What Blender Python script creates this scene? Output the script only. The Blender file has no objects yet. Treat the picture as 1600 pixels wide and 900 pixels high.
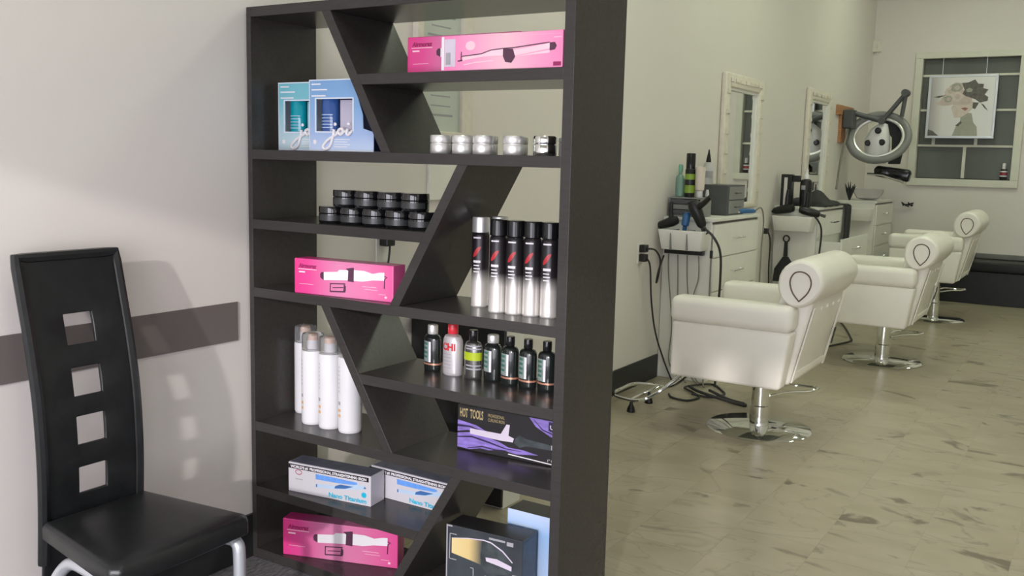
import bpy, math, random
from mathutils import Vector, Matrix
random.seed(7)
PI = math.pi
SC = bpy.context.scene
COL = SC.collection

# ------------------------------------------------------------------ camera
CAM = (2.7003, -2.4477, 1.55)
YAW, PITCH, ROLL, FPX = -0.5595, 0.1351, 0.0246, 1481.07
def make_camera():
    cy, sy, cp, sp = math.cos(YAW), math.sin(YAW), math.cos(PITCH), math.sin(PITCH)
    fwd = Vector((sy * cp, cy * cp, -sp)); right = Vector((cy, -sy, 0)); up = right.cross(fwd)
    r = math.cos(ROLL) * right + math.sin(ROLL) * up
    u = -math.sin(ROLL) * right + math.cos(ROLL) * up
    m = Matrix((( r.x, u.x, -fwd.x, CAM[0]), (r.y, u.y, -fwd.y, CAM[1]), (r.z, u.z, -fwd.z, CAM[2]), (0, 0, 0, 1)))
    cd = bpy.data.cameras.new('camera'); cd.sensor_width = 36; cd.lens = FPX / 1600 * 36
    cd.clip_start = 0.05; cd.clip_end = 100
    c = bpy.data.objects.new('camera', cd); COL.objects.link(c); c.matrix_world = m
    SC.camera = c
make_camera()

# ------------------------------------------------------------------ light and exposure
vs = SC.view_settings
vs.view_transform = 'Standard'; vs.look = 'None'; vs.gamma = 1; vs.use_curve_mapping = False
vs.exposure = -0.09
W = bpy.data.worlds.new('world'); SC.world = W; W.use_nodes = True
W.node_tree.nodes['Background'].inputs[0].default_value = (0.72, 0.82, 1.0, 1)
W.node_tree.nodes['Background'].inputs[1].default_value = 0.9
sd = bpy.data.lights.new('sun', 'SUN'); sd.energy = 1.7; sd.angle = math.radians(1.3); sd.color = (1.0, 0.95, 0.93)
sun = bpy.data.objects.new('sun', sd); COL.objects.link(sun); sun.location = (4, -9, 5)
sun.rotation_euler = Vector((-0.160, 0.47, -0.137)).to_track_quat('-Z', 'Y').to_euler()
FRONT_Y = -4.2
def window_light(name, x0, x1, z0, z1, power):
    ld = bpy.data.lights.new(name, 'AREA'); ld.shape = 'RECTANGLE'; ld.size = x1 - x0; ld.size_y = z1 - z0
    ld.energy = power; ld.color = (0.93, 0.915, 1.0)
    o = bpy.data.objects.new(name, ld); COL.objects.link(o)
    o.location = ((x0 + x1) / 2, FRONT_Y + 0.03, (z0 + z1) / 2); o.rotation_euler = (math.radians(90), 0, 0)
WIN_Z = (0.25, 2.50)
window_light('daylight_shop_window', 0.45, 3.00, *WIN_Z, 128)
window_light('daylight_door', 3.50, 4.95, *WIN_Z, 48)
LAMP_COL = (0.89, 1.0, 0.76)
LAMP_STRENGTH = 19.5

# ------------------------------------------------------------------ materials
def mat(name, col, rough=0.5, metal=0.0, spec=0.5, var=0.06, scale=8.0, bump=0.0, bscale=60.0, trans=0.0, coat=0.0, emit=None, ior=1.45, stretch=None, rand=0.0):
    m = bpy.data.materials.new(name); m.use_nodes = True
    nt = m.node_tree; b = nt.nodes['Principled BSDF']
    b.inputs['Roughness'].default_value = rough; b.inputs['Metallic'].default_value = metal
    b.inputs['Specular IOR Level'].default_value = spec; b.inputs['IOR'].default_value = ior
    b.inputs['Transmission Weight'].default_value = trans; b.inputs['Coat Weight'].default_value = coat
    tc = nt.nodes.new('ShaderNodeTexCoord'); mp = nt.nodes.new('ShaderNodeMapping')
    nt.links.new(tc.outputs['Object'], mp.inputs[0])
    if stretch: mp.inputs['Scale'].default_value = stretch
    n = nt.nodes.new('ShaderNodeTexNoise'); n.inputs['Scale'].default_value = scale; n.inputs['Detail'].default_value = 5
    nt.links.new(mp.outputs[0], n.inputs['Vector'])
    r = nt.nodes.new('ShaderNodeValToRGB')
    r.color_ramp.elements[0].position = 0.3; r.color_ramp.elements[1].position = 0.7
    r.color_ramp.elements[0].color = (*[max(0, c * (1 - var)) for c in col], 1)
    r.color_ramp.elements[1].color = (*[min(1, c * (1 + var)) for c in col], 1)
    nt.links.new(n.outputs['Fac'], r.inputs[0]); nt.links.new(r.outputs[0], b.inputs['Base Color'])
    if bump:
        n2 = nt.nodes.new('ShaderNodeTexNoise'); n2.inputs['Scale'].default_value = bscale; n2.inputs['Detail'].default_value = 3
        nt.links.new(mp.outputs[0], n2.inputs['Vector'])
        bp = nt.nodes.new('ShaderNodeBump'); bp.inputs['Strength'].default_value = bump; bp.inputs['Distance'].default_value = 0.002
        nt.links.new(n2.outputs['Fac'], bp.inputs['Height']); nt.links.new(bp.outputs[0], b.inputs['Normal'])
    if emit:
        b.inputs['Emission Color'].default_value = (*emit[0], 1); b.inputs['Emission Strength'].default_value = emit[1]
    return m

def ramp_mat(name, stops, axis='X', rough=0.4, metal=0.0, length=1.0, spec=0.5):
    """printed colour that changes along the object's own X or Z axis (stops in metres / length)"""
    m = bpy.data.materials.new(name); m.use_nodes = True
    nt = m.node_tree; b = nt.nodes['Principled BSDF']
    b.inputs['Roughness'].default_value = rough; b.inputs['Metallic'].default_value = metal; b.inputs['Specular IOR Level'].default_value = spec
    tc = nt.nodes.new('ShaderNodeTexCoord'); sp = nt.nodes.new('ShaderNodeSeparateXYZ')
    nt.links.new(tc.outputs['Object'], sp.inputs[0])
    mul = nt.nodes.new('ShaderNodeMath'); mul.operation = 'DIVIDE'; mul.inputs[1].default_value = length
    nt.links.new(sp.outputs[axis], mul.inputs[0])
    r = nt.nodes.new('ShaderNodeValToRGB'); el = r.color_ramp.elements
    el[0].position, el[0].color = stops[0][0], (*stops[0][1], 1)
    el[1].position, el[1].color = stops[-1][0], (*stops[-1][1], 1)
    for p, c in stops[1:-1]:
        e = el.new(p); e.color = (*c, 1)
    nt.links.new(mul.outputs[0], r.inputs[0]); nt.links.new(r.outputs[0], b.inputs['Base Color'])
    return m

M = {}
M['wall'] = mat('wall_paint', (0.745, 0.700, 0.660), 0.55, var=0.015, scale=1.5, bump=0.08, bscale=220)
M['stripe'] = mat('taupe_paint', (0.155, 0.135, 0.125), 0.5, var=0.03, scale=2)
M['ceiling'] = mat('ceiling_paint', (0.72, 0.70, 0.66), 0.8, var=0.02)
M['baseboard'] = mat('black_vinyl_base', (0.02, 0.021, 0.022), 0.4, var=0.1)
M['carpet'] = mat('grey_carpet', (0.13, 0.125, 0.135), 0.95, var=0.5, scale=90, bump=1.0, bscale=260, stretch=(1, 0.35, 1))
M['wood'] = mat('dark_wenge_laminate', (0.041, 0.037, 0.035), 0.25, var=0.09, scale=30, bump=0.02, bscale=120, stretch=(0.4, 3, 3), spec=0.35)
M['leather'] = mat('black_leather', (0.012, 0.013, 0.014), 0.33, var=0.2, scale=20, bump=0.25, bscale=350)
M['silver'] = mat('silver_paint', (0.62, 0.64, 0.68), 0.38, metal=0.55, var=0.03)
M['chrome'] = mat('chrome', (0.80, 0.82, 0.80), 0.06, metal=1.0, var=0.02)
M['alu'] = mat('brushed_aluminium', (0.72, 0.71, 0.69), 0.36, metal=0.65, var=0.04, scale=60, stretch=(1, 1, 12))
M['white_vinyl'] = mat('white_upholstery', (0.86, 0.83, 0.76), 0.38, var=0.02, scale=6, bump=0.1, bscale=200)
M['piping'] = mat('brown_nailhead_trim', (0.16, 0.12, 0.09), 0.4, metal=0.4, var=0.2, scale=150)
M['white'] = mat('white_laminate', (0.80, 0.79, 0.74), 0.4, var=0.02)
M['white_plastic'] = mat('white_plastic', (0.70, 0.69, 0.71), 0.3, var=0.02)
M['card_white'] = mat('white_card', (0.58, 0.56, 0.60), 0.35, var=0.02)
M['black'] = mat('black_plastic', (0.013, 0.013, 0.014), 0.3, var=0.15)
M['black_gloss'] = mat('glossy_black_plastic', (0.008, 0.008, 0.009), 0.12, var=0.1)
M['cable'] = mat('black_rubber_cable', (0.03, 0.03, 0.03), 0.5, var=0.1)
M['cable_grey'] = mat('grey_cable', (0.22, 0.21, 0.18), 0.5, var=0.1)
M['grey'] = mat('grey_plastic', (0.085, 0.088, 0.092), 0.45, var=0.06)
M['grey_light'] = mat('light_grey_plastic', (0.22, 0.225, 0.22), 0.4, var=0.05)
M['dark_grey'] = mat('dark_grey_fabric', (0.03, 0.031, 0.033), 0.8, var=0.2, scale=40)
M['pink'] = ramp_mat('pink_carton_print', [(0.0, (0.66, 0.04, 0.22)), (0.14, (0.67, 0.06, 0.26)), (0.42, (0.64, 0.21, 0.38)), (0.7, (0.68, 0.18, 0.36)), (1.0, (0.69, 0.08, 0.28))], 'X', 0.3, length=0.45)
M['pink_pale'] = ramp_mat('pale_pink_carton_print', [(0.0, (0.88, 0.20, 0.45)), (0.25, (0.85, 0.32, 0.52)), (0.55, (0.84, 0.50, 0.58)), (0.8, (0.86, 0.33, 0.52)), (1.0, (0.85, 0.24, 0.47))], 'X', 0.3, length=0.437)
M['pink_dark'] = mat('magenta_print', (0.30, 0.015, 0.10), 0.35)
M['plum'] = mat('dark_plum_print', (0.085, 0.03, 0.06), 0.35)
M['print_white'] = mat('white_print', (0.78, 0.75, 0.78), 0.35, var=0.02)
M['print_pale_pink'] = mat('blush_print', (0.90, 0.58, 0.66), 0.35)
M['print_black'] = mat('black_print', (0.015, 0.013, 0.016), 0.35)
M['print_grey'] = mat('grey_print', (0.35, 0.34, 0.37), 0.4)
M['print_lilac'] = mat('lilac_print', (0.62, 0.55, 0.65), 0.4)
M['print_blue'] = mat('blue_print', (0.14, 0.33, 0.78), 0.35, var=0.15, scale=40)
M['print_blue_dark'] = mat('deep_blue_print', (0.05, 0.14, 0.36), 0.35)
M['print_ice'] = mat('ice_blue_print', (0.45, 0.58, 0.74), 0.35)
M['lid_slate'] = mat('slate_lid_print', (0.13, 0.14, 0.19), 0.35, var=0.2, scale=30)
M['cyan'] = mat('cyan_print', (0.02, 0.42, 0.62), 0.35)
M['rose_print'] = mat('rose_ring_print', (0.42, 0.16, 0.22), 0.4)
M['gold'] = mat('gold_print', (0.50, 0.40, 0.20), 0.4, metal=0.3, var=0.12, scale=60)
M['purple'] = mat('purple_print', (0.24, 0.17, 0.50), 0.35, var=0.3, scale=18, stretch=(1, 1, 5))
M['purple_dark'] = mat('dark_purple_print', (0.035, 0.025, 0.075), 0.35)
M['carton_black'] = mat('black_carton', (0.022, 0.021, 0.022), 0.35, var=0.15)
M['carton_slate'] = mat('slate_carton', (0.05, 0.058, 0.066), 0.3, var=0.3, scale=6)
M['carton_slate_side'] = mat('blue_slate_carton_side', (0.045, 0.06, 0.085), 0.3, var=0.4, scale=12)
M['gold_cream'] = ramp_mat('cream_gold_print', [(0.0, (0.74, 0.60, 0.30)), (0.09, (0.66, 0.50, 0.22)), (0.135, (0.10, 0.095, 0.08))], 'X', 0.35)
M['gun'] = mat('gunmetal_print', (0.055, 0.065, 0.07), 0.3, var=0.4, scale=25)
M['sky_card'] = ramp_mat('light_blue_carton', [(0.0, (0.50, 0.60, 0.80)), (0.5, (0.40, 0.55, 0.80)), (0.78, (0.33, 0.52, 0.82)), (1.0, (0.55, 0.66, 0.86))], 'Z', 0.3, length=0.315)
M['joi_blue'] = ramp_mat('blue_gift_carton', [(0.0, (0.50, 0.60, 0.78)), (0.25, (0.33, 0.45, 0.70)), (0.6, (0.22, 0.40, 0.66)), (1.0, (0.18, 0.34, 0.60))], 'Z', 0.25, length=0.246)
M['joi_teal'] = ramp_mat('teal_gift_carton', [(0.0, (0.55, 0.68, 0.74)), (0.3, (0.42, 0.60, 0.66)), (0.7, (0.20, 0.50, 0.58)), (1.0, (0.16, 0.46, 0.55))], 'Z', 0.25, length=0.246)
M['joi_edge'] = mat('silver_blue_edge', (0.62, 0.68, 0.78), 0.3)
M['teal_bottle'] = mat('teal_gloss_bottle', (0.0, 0.28, 0.36), 0.15, coat=0.5)
M['blue_bottle'] = mat('navy_gloss_bottle', (0.03, 0.09, 0.30), 0.15, coat=0.5)
M['tube_lilac'] = mat('grey_lilac_tube', (0.50, 0.47, 0.58), 0.35)
M['tube_aqua'] = mat('pale_aqua_tube', (0.30, 0.55, 0.64), 0.35)
M['navy'] = mat('navy_card', (0.02, 0.03, 0.08), 0.4)
M['jar_black'] = mat('black_jar_gloss', (0.007, 0.007, 0.008), 0.1, coat=0.6, var=0.1)
M['jar_label'] = mat('charcoal_jar_label', (0.035, 0.037, 0.037), 0.3)
M['can'] = ramp_mat('black_to_silver_can', [(0.0, (0.72, 0.69, 0.66)), (0.33, (0.55, 0.52, 0.50)), (0.50, (0.03, 0.025, 0.03)), (1.0, (0.02, 0.018, 0.02))], 'Z', 0.33, metal=0.4, length=0.26)
M['red'] = mat('red_print', (0.55, 0.03, 0.04), 0.35)
M['red_cap'] = mat('red_cap_plastic', (0.62, 0.03, 0.045), 0.25)
M['pearl'] = mat('pearl_silver_bottle', (0.60, 0.57, 0.58), 0.28, metal=0.35)
M['gun_bottle'] = mat('gunmetal_bottle', (0.20, 0.20, 0.19), 0.25, metal=0.8)
M['lime'] = mat('lime_label', (0.42, 0.52, 0.02), 0.3)
M['bottle_dark'] = mat('black_green_bottle', (0.012, 0.015, 0.014), 0.18, coat=0.4)
M['label_silver'] = mat('silver_green_label', (0.30, 0.36, 0.34), 0.3, metal=0.3, var=0.3, scale=40)
M['label_green'] = mat('green_letter_print', (0.05, 0.16, 0.12), 0.4)
M['copper'] = mat('copper_band', (0.62, 0.30, 0.20), 0.3, metal=0.5)
M['pump_copper'] = mat('peach_nozzle', (0.62, 0.42, 0.32), 0.35)
M['orange_print'] = mat('orange_print', (0.72, 0.40, 0.18), 0.4)
M['print_dgrey'] = mat('dark_grey_print', (0.10, 0.10, 0.10), 0.4)
M['clear'] = mat('clear_plastic', (0.93, 0.93, 0.95), 0.08, trans=0.9, var=0.01, ior=1.2)
M['frost'] = mat('frosted_plastic', (0.80, 0.80, 0.82), 0.3, trans=0.55, var=0.02, ior=1.25)
M['mint'] = mat('mint_bottle', (0.24, 0.40, 0.33), 0.3, trans=0.2)
M['mint_cap'] = mat('mint_cap', (0.18, 0.42, 0.32), 0.35)
M['green_label'] = mat('apple_green_label', (0.24, 0.38, 0.04), 0.35)
M['cream_tube'] = mat('cream_tube', (0.70, 0.62, 0.54), 0.35)
M['blue_tool'] = mat('blue_tool_plastic', (0.03, 0.12, 0.30), 0.3)
M['bracket'] = mat('orange_wood_bracket', (0.42, 0.20, 0.09), 0.5, var=0.25, scale=12, stretch=(1, 1, 6))
M['mirror'] = mat('mirror_glass', (0.86, 0.88, 0.87), 0.02, metal=1.0, var=0.0)
M['mirror_frame'] = mat('ivory_carved_frame', (0.74, 0.69, 0.60), 0.45, var=0.06, scale=30)
M['pane'] = mat('dark_frosted_pane', (0.12, 0.13, 0.115), 0.35, var=0.25, scale=1.6, stretch=(1, 1, 0.4), spec=0.4)
M['window_frame'] = mat('cream_window_paint', (0.70, 0.69, 0.60), 0.45, var=0.03)
M['bench'] = mat('black_bench_vinyl', (0.009, 0.010, 0.010), 0.45, var=0.15)
M['bench_sheen'] = mat('bench_sheen_grey', (0.15, 0.15, 0.135), 0.35, var=0.1)  # grey stands for light reflected off the black bench top
M['lamp'] = mat('lamp_diffuser', (0.9, 0.9, 0.85), 0.5, emit=(LAMP_COL, LAMP_STRENGTH))
M['paper'] = mat('pale_green_paper', (0.55, 0.60, 0.54), 0.6, var=0.03)
M['canvas'] = ramp_mat('silver_canvas', [(0.0, (0.35, 0.33, 0.34)), (0.25, (0.74, 0.72, 0.70)), (0.7, (0.80, 0.79, 0.79)), (1.0, (0.82, 0.82, 0.83))], 'X', 0.4, length=0.72)
M['art_grey'] = mat('art_charcoal', (0.14, 0.13, 0.12), 0.5, var=0.3, scale=30)
M['art_blush'] = mat('art_blush', (0.58, 0.49, 0.44), 0.5, var=0.1, scale=20)
M['art_skin'] = mat('art_skin', (0.66, 0.58, 0.52), 0.5, var=0.08, scale=20)
M['art_olive'] = mat('art_olive', (0.38, 0.38, 0.31), 0.5, var=0.06, scale=20)
M['art_red'] = mat('art_red', (0.34, 0.15, 0.12), 0.5)
M['outside'] = mat('pavement_grey', (0.35, 0.35, 0.36), 0.9)

# vinyl tile: marbled, a different patch of stone on every tile
def tile_mat():
    m = bpy.data.materials.new('marbled_vinyl_tile'); m.use_nodes = True
    nt = m.node_tree; b = nt.nodes['Principled BSDF']; L = nt.links.new; N = nt.nodes.new
    tc = N('ShaderNodeTexCoord'); oi = N('ShaderNodeObjectInfo')
    sc = N('ShaderNodeVectorMath'); sc.operation = 'SCALE'; sc.inputs[0].default_value = (37, 53, 19); L(oi.outputs['Random'], sc.inputs['Scale'])
    ad = N('ShaderNodeVectorMath'); ad.operation = 'ADD'; L(tc.outputs['Object'], ad.inputs[0]); L(sc.outputs[0], ad.inputs[1])
    def noise(scale, det, dist, st):
        mp = N('ShaderNodeMapping'); mp.inputs['Scale'].default_value = st; mp.inputs['Rotation'].default_value = (0, 0, 0.5); L(ad.outputs[0], mp.inputs[0])
        n = N('ShaderNodeTexNoise'); n.inputs['Scale'].default_value = scale; n.inputs['Detail'].default_value = det; n.inputs['Distortion'].default_value = dist
        L(mp.outputs[0], n.inputs['Vector']); return n
    def ramp(n, p0, c0, p1, c1):
        r = N('ShaderNodeValToRGB'); e = r.color_ramp.elements
        e[0].position, e[0].color = p0, (*c0, 1); e[1].position, e[1].color = p1, (*c1, 1); L(n.outputs['Fac'], r.inputs[0]); return r
    base = ramp(noise(2.5, 4, 0.3, (1, 2.0, 1)), 0.35, (0.345, 0.30, 0.215), 0.7, (0.41, 0.365, 0.275))
    mask = ramp(noise(2.7, 9, 1.3, (1.0, 1.6, 1)), 0.61, (0, 0, 0), 0.685, (1, 1, 1))
    vein = ramp(noise(1.1, 4, 1.6, (1.0, 1.6, 1)), 0.485, (0, 0, 0), 0.50, (1, 1, 1))
    vein.color_ramp.elements.new(0.515).color = (0, 0, 0, 1)
    mx = N('ShaderNodeMixRGB'); L(mask.outputs[0], mx.inputs[0]); L(base.outputs[0], mx.inputs[1]); mx.inputs[2].default_value = (0.165, 0.135, 0.095, 1)
    k = N('ShaderNodeMath'); k.operation = 'MULTIPLY'; k.inputs[1].default_value = 0.30; L(vein.outputs[0], k.inputs[0])
    m2 = N('ShaderNodeMixRGB'); L(k.outputs[0], m2.inputs[0]); L(mx.outputs[0], m2.inputs[1]); m2.inputs[2].default_value = (0.17, 0.14, 0.10, 1)
    L(m2.outputs[0], b.inputs['Base Color']); b.inputs['Roughness'].default_value = 0.33; b.inputs['Specular IOR Level'].default_value = 0.35
    return m
M['tile'] = tile_mat()
M['grout'] = mat('tile_joint', (0.34, 0.31, 0.26), 0.7)

# ------------------------------------------------------------------ mesh helpers
class MB:
    def __init__(s): s.v = []; s.f = []
    def add(s, vs, fs):
        o = len(s.v); s.v += [tuple(v) for v in vs]; s.f += [tuple(i + o for i in f) for f in fs]; return s
    def box(s, x0, x1, y0, y1, z0, z1):
        return s.add([(x0,y0,z0),(x1,y0,z0),(x1,y1,z0),(x0,y1,z0),(x0,y0,z1),(x1,y0,z1),(x1,y1,z1),(x0,y1,z1)],
                     [(0,3,2,1),(4,5,6,7),(0,1,5,4),(1,2,6,5),(2,3,7,6),(3,0,4,7)])
    def prism_y(s, pts, y0, y1):          # polygon in XZ, counter-clockwise seen from -Y
        n = len(pts)
        s.add([(x, y0, z) for x, z in pts] + [(x, y1, z) for x, z in pts],
              [tuple(range(n)), tuple(range(2 * n - 1, n - 1, -1))] + [(i, i + n, (i + 1) % n + n, (i + 1) % n) for i in range(n)])
        return s
    def prism_z(s, pts, z0, z1):          # polygon in XY, counter-clockwise from above
        n = len(pts)
        return s.add([(x, y, z0) for x, y in pts] + [(x, y, z1) for x, y in pts],
              [tuple(range(n - 1, -1, -1)), tuple(range(n, 2 * n))] + [(i, (i + 1) % n, (i + 1) % n + n, i + n) for i in range(n)])
    def prism_x(s, pts, x0, x1):          # polygon in YZ
        n = len(pts)
        return s.add([(x0, y, z) for y, z in pts] + [(x1, y, z) for y, z in pts],
              [tuple(range(n - 1, -1, -1)), tuple(range(n, 2 * n))] + [(i, (i + 1) % n, (i + 1) % n + n, i + n) for i in range(n)])
    def lathe(s, prof, n=24, c=(0, 0), sx=1.0, sy=1.0):
        vs = []; fs = []; k = len(prof)
        for r, z in prof:
            for j in range(n):
                a = 2 * PI * j / n; vs.append((c[0] + sx * r * math.cos(a), c[1] + sy * r * math.sin(a), z))
        for i in range(k - 1):
            for j in range(n):
                fs.append((i * n + j, i * n + (j + 1) % n, (i + 1) * n + (j + 1) % n, (i + 1) * n + j))
        if prof[0][0] > 1e-6: fs.append(tuple(range(n - 1, -1, -1)))
        if prof[-1][0] > 1e-6: fs.append(tuple((k - 1) * n + j for j in range(n)))
        return s.add(vs, fs)
    def band(s, r, z0, z1, a0, a1, n=14, c=(0, 0), sx=1.0, sy=1.0):   # part of a cylinder wall (a wrap label)
        vs = []; fs = []
        for j in range(n + 1):
            a = a0 + (a1 - a0) * j / n
            vs += [(c[0] + sx * r * math.cos(a), c[1] + sy * r * math.sin(a), z0), (c[0] + sx * r * math.cos(a), c[1] + sy * r * math.sin(a), z1)]
        for j in range(n): fs.append((2 * j, 2 * j + 2, 2 * j + 3, 2 * j + 1))
        return s.add(vs, fs)
    def tube(s, pts, r, n=8, closed=False):
        P = [Vector(p) for p in pts]; m = len(P); rings = []
        prev = None
        for i in range(m):
            if closed: t = (P[(i + 1) % m] - P[i - 1]).normalized()
            else: t = (P[min(i + 1, m - 1)] - P[max(i - 1, 0)]).normalized()
            if prev is None:
                a = Vector((0, 0, 1)) if abs(t.z) < 0.9 else Vector((1, 0, 0)); u = t.cross(a).normalized()
            else:
                u = (prev - t * prev.dot(t)).normalized()
            prev = u; w = t.cross(u)
            rr = r[i] if isinstance(r, (list, tuple)) else r
            rings.append([P[i] + rr * (math.cos(2 * PI * j / n) * u + math.sin(2 * PI * j / n) * w) for j in range(n)])
        vs = [v for ring in rings for v in ring]; fs = []
        for i in range(m if closed else m - 1):
            for j in range(n):
                a, b2 = i * n, ((i + 1) % m) * n
                fs.append((a + j, a + (j + 1) % n, b2 + (j + 1) % n, b2 + j))
        if not closed: fs += [tuple(range(n - 1, -1, -1)), tuple((m - 1) * n + j for j in range(n))]
        return s.add(vs, fs)
    def poly(s, pts, y):                  # flat print in the XZ plane facing -Y
        return s.add([(x, y, z) for x, z in pts], [tuple(range(len(pts)))])
    def rect(s, x0, x1, z0, z1, y): return s.poly([(x0, z0), (x1, z0), (x1, z1), (x0, z1)], y)
    def disc(s, cx, cz, rx, rz, y, n=20): return s.poly([(cx + rx * math.cos(2 * PI * i / n), cz + rz * math.sin(2 * PI * i / n)) for i in range(n)], y)
    def ribbon(s, pts, w, y):
        n = len(pts); vs = []
        for i, (x, z) in enumerate(pts):
            a = pts[max(i - 1, 0)]; b2 = pts[min(i + 1, n - 1)]
            dx, dz = b2[0] - a[0], b2[1] - a[1]; d = math.hypot(dx, dz) or 1
            ww = w[i] if isinstance(w, (list, tuple)) else w
            vs += [(x + dz / d * ww / 2, y, z - dx / d * ww / 2), (x - dz / d * ww / 2, y, z + dx / d * ww / 2)]
        return s.add(vs, [(2 * i, 2 * i + 2, 2 * i + 3, 2 * i + 1) for i in range(n - 1)])
    def mesh(s, name):
        me = bpy.data.meshes.new(name); me.from_pydata(s.v, [], s.f); me.validate(); me.update()
        return me

def smooth_path(pts, k=6):
    """Catmull-Rom through the points"""
    P = [Vector(p) for p in pts]; out = []
    for i in range(len(P) - 1):
        a, b, c, d = P[max(i - 1, 0)], P[i], P[i + 1], P[min(i + 2, len(P) - 1)]
        for j in range(k):
            t = j / k
            out.append(0.5 * ((2 * b) + (c - a) * t + (2 * a - 5 * b + 4 * c - d) * t * t + (3 * b - a - 3 * c + d) * t ** 3))
    out.append(P[-1]); return out

def obj(name, mb, m, parent=None, bevel=0.0, smooth=False, loc=None, rotz=None, kind=None, segs=2):
    me = mb.mesh(name) if isinstance(mb, MB) else mb
    o = bpy.data.objects.new(name, me); COL.objects.link(o)
    if m is not None: me.materials.append(M[m])
    if parent is not None: o.parent = parent
    if loc: o.location = loc
    if rotz: o.rotation_euler = (0, 0, rotz)
    if smooth:
        me.polygons.foreach_set('use_smooth', [True] * len(me.polygons))
        md = o.modifiers.new('edges', 'EDGE_SPLIT'); md.split_angle = math.radians(38)
    if bevel:
        md = o.modifiers.new('bevel', 'BEVEL'); md.width = bevel; md.segments = segs; md.limit_method = 'ANGLE'; md.angle_limit = math.radians(30)
        if segs > 2: me.polygons.foreach_set('use_smooth', [True] * len(me.polygons))
    if kind: o['kind'] = kind
    return o

def tag(o, label, cat, group=None):
    o['label'] = label; o['category'] = cat
    if group: o['group'] = group
    return o

def thing(name, label, cat, loc=(0, 0, 0), rotz=0.0, group=None):
    o = bpy.data.objects.new(name, None); COL.objects.link(o); o.empty_display_size = 0.05
    o.location = loc; o.rotation_euler = (0, 0, rotz)
    return tag(o, label, cat, group)

def dup(root, loc, rotz=None, label=None, group=None):
    r = root.copy(); COL.objects.link(r); r.location = loc
    if rotz is not None: r.rotation_euler = (0, 0, rotz)
    if label: r['label'] = label
    if group: r['group'] = group
    for ch in list(root.children):
        c = ch.copy(); COL.objects.link(c); c.parent = r
        for g in list(ch.children):
            d = g.copy(); COL.objects.link(d); d.parent = c
    return r

def text(name, body, size, x, z, y, m, parent, shear=0.0, width=None, bold=0.0):
    cu = bpy.data.curves.new('lettering', 'FONT'); cu.body = body; cu.size = size; cu.shear = shear; cu.offset = bold
    cu.resolution_u = 3
    t = bpy.data.objects.new('lettering', cu); COL.objects.link(t)
    dg = bpy.context.evaluated_depsgraph_get(); dg.update()
    me = bpy.data.meshes.new_from_object(t.evaluated_get(dg))
    bpy.data.objects.remove(t); bpy.data.curves.remove(cu)
    xs = [v.co.x for v in me.vertices] or [0, 1]
    k = width / (max(xs) - min(xs)) if width else 1.0
    x0 = min(xs)
    for v in me.vertices: v.co = (x + (v.co.x - x0) * k, y, z + v.co.y)
    me.materials.clear()
    return obj(name, me, m, parent)

# ------------------------------------------------------------------ the room
ROOM_X, BACK_Y, CEIL = 5.2, 10.3, 4.2
def struct(name, mb, m, bevel=0.0, label=None):
    o = obj(name, mb, m, bevel=bevel); o['kind'] = 'structure'
    if label: o['label'] = label
    return o
struct('wall_left', MB().box(-0.12, 0, FRONT_Y - 0.12, BACK_Y + 0.3, 0, CEIL), 'wall', label='pale wall along the waiting chair, shelf and styling stations')
struct('wall_right', MB().box(ROOM_X, ROOM_X + 0.12, FRONT_Y - 0.12, BACK_Y + 0.3, 0, CEIL), 'wall')
WX0, WX1, WZ0, WZ1 = 0.60, 1.66, 1.44, 2.89       # opening of the back window
wb = MB()
wb.box(0, WX0, BACK_Y, BACK_Y + 0.14, 0, CEIL).box(WX1, ROOM_X, BACK_Y, BACK_Y + 0.14, 0, CEIL)
wb.box(WX0, WX1, BACK_Y, BACK_Y + 0.14, 0, WZ0).box(WX0, WX1, BACK_Y, BACK_Y + 0.14, WZ1, CEIL)
struct('wall_back', wb, 'wall', label='pale end wall with the dark grid window')
PANES = [(0.45, 3.00), (3.17, 3.40), (3.50, 4.95)]
wf = MB(); edges = [0.0] + [v for p in PANES for v in p] + [ROOM_X]
for i in range(0, len(edges), 2): wf.box(edges[i], edges[i + 1], FRONT_Y - 0.12, FRONT_Y, 0, CEIL)
for a, b in PANES: wf.box(a, b, FRONT_Y - 0.12, FRONT_Y, 0, WIN_Z[0]).box(a, b, FRONT_Y - 0.12, FRONT_Y, WIN_Z[1], CEIL)
struct('wall_front', wf, 'wall')
struct('ceiling', MB().box(-0.12, ROOM_X + 0.12, FRONT_Y - 0.12, BACK_Y + 0.3, CEIL, CEIL + 0.1), 'ceiling')
TILE_Y0 = 0.36
fl = struct('floor', MB().box(0, ROOM_X, TILE_Y0, BACK_Y + 0.14, -0.1, -0.0008), 'grout', label='cream marbled vinyl tile floor of the salon')
struct('floor_carpet', MB().box(0, ROOM_X, FRONT_Y, TILE_Y0, -0.1, 0.0), 'carpet', label='grey looped carpet of the waiting corner')
TS = 0.345
tile_me = MB().box(0.0006, TS - 0.0006, 0.0006, TS - 0.0006, -0.006, 0.0).mesh('tile'); tile_me.materials.append(M['tile'])
tx0 = 1.46 - 4 * TS; rest = MB(); count = 0
nrows = int((BACK_Y - TILE_Y0) / TS) + 1
for j in range(nrows):
    for i in range(-1, 11):
        x, y = tx0 + i * TS, TILE_Y0 + j * TS
        x0, x1, y1 = max(x, 0), min(x + TS, ROOM_X), min(y + TS, BACK_Y + 0.14)
        if i <= 8 and i >= 0 and y1 - y > TS - 0.001:
            t = obj('tile', tile_me, None, fl, loc=(x, y, 0)); count += 1
        else:
            rest.box(x0 + 0.0006, x1 - 0.0006, y + 0.0006, y1 - 0.0006, -0.006, 0.0)
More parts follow.
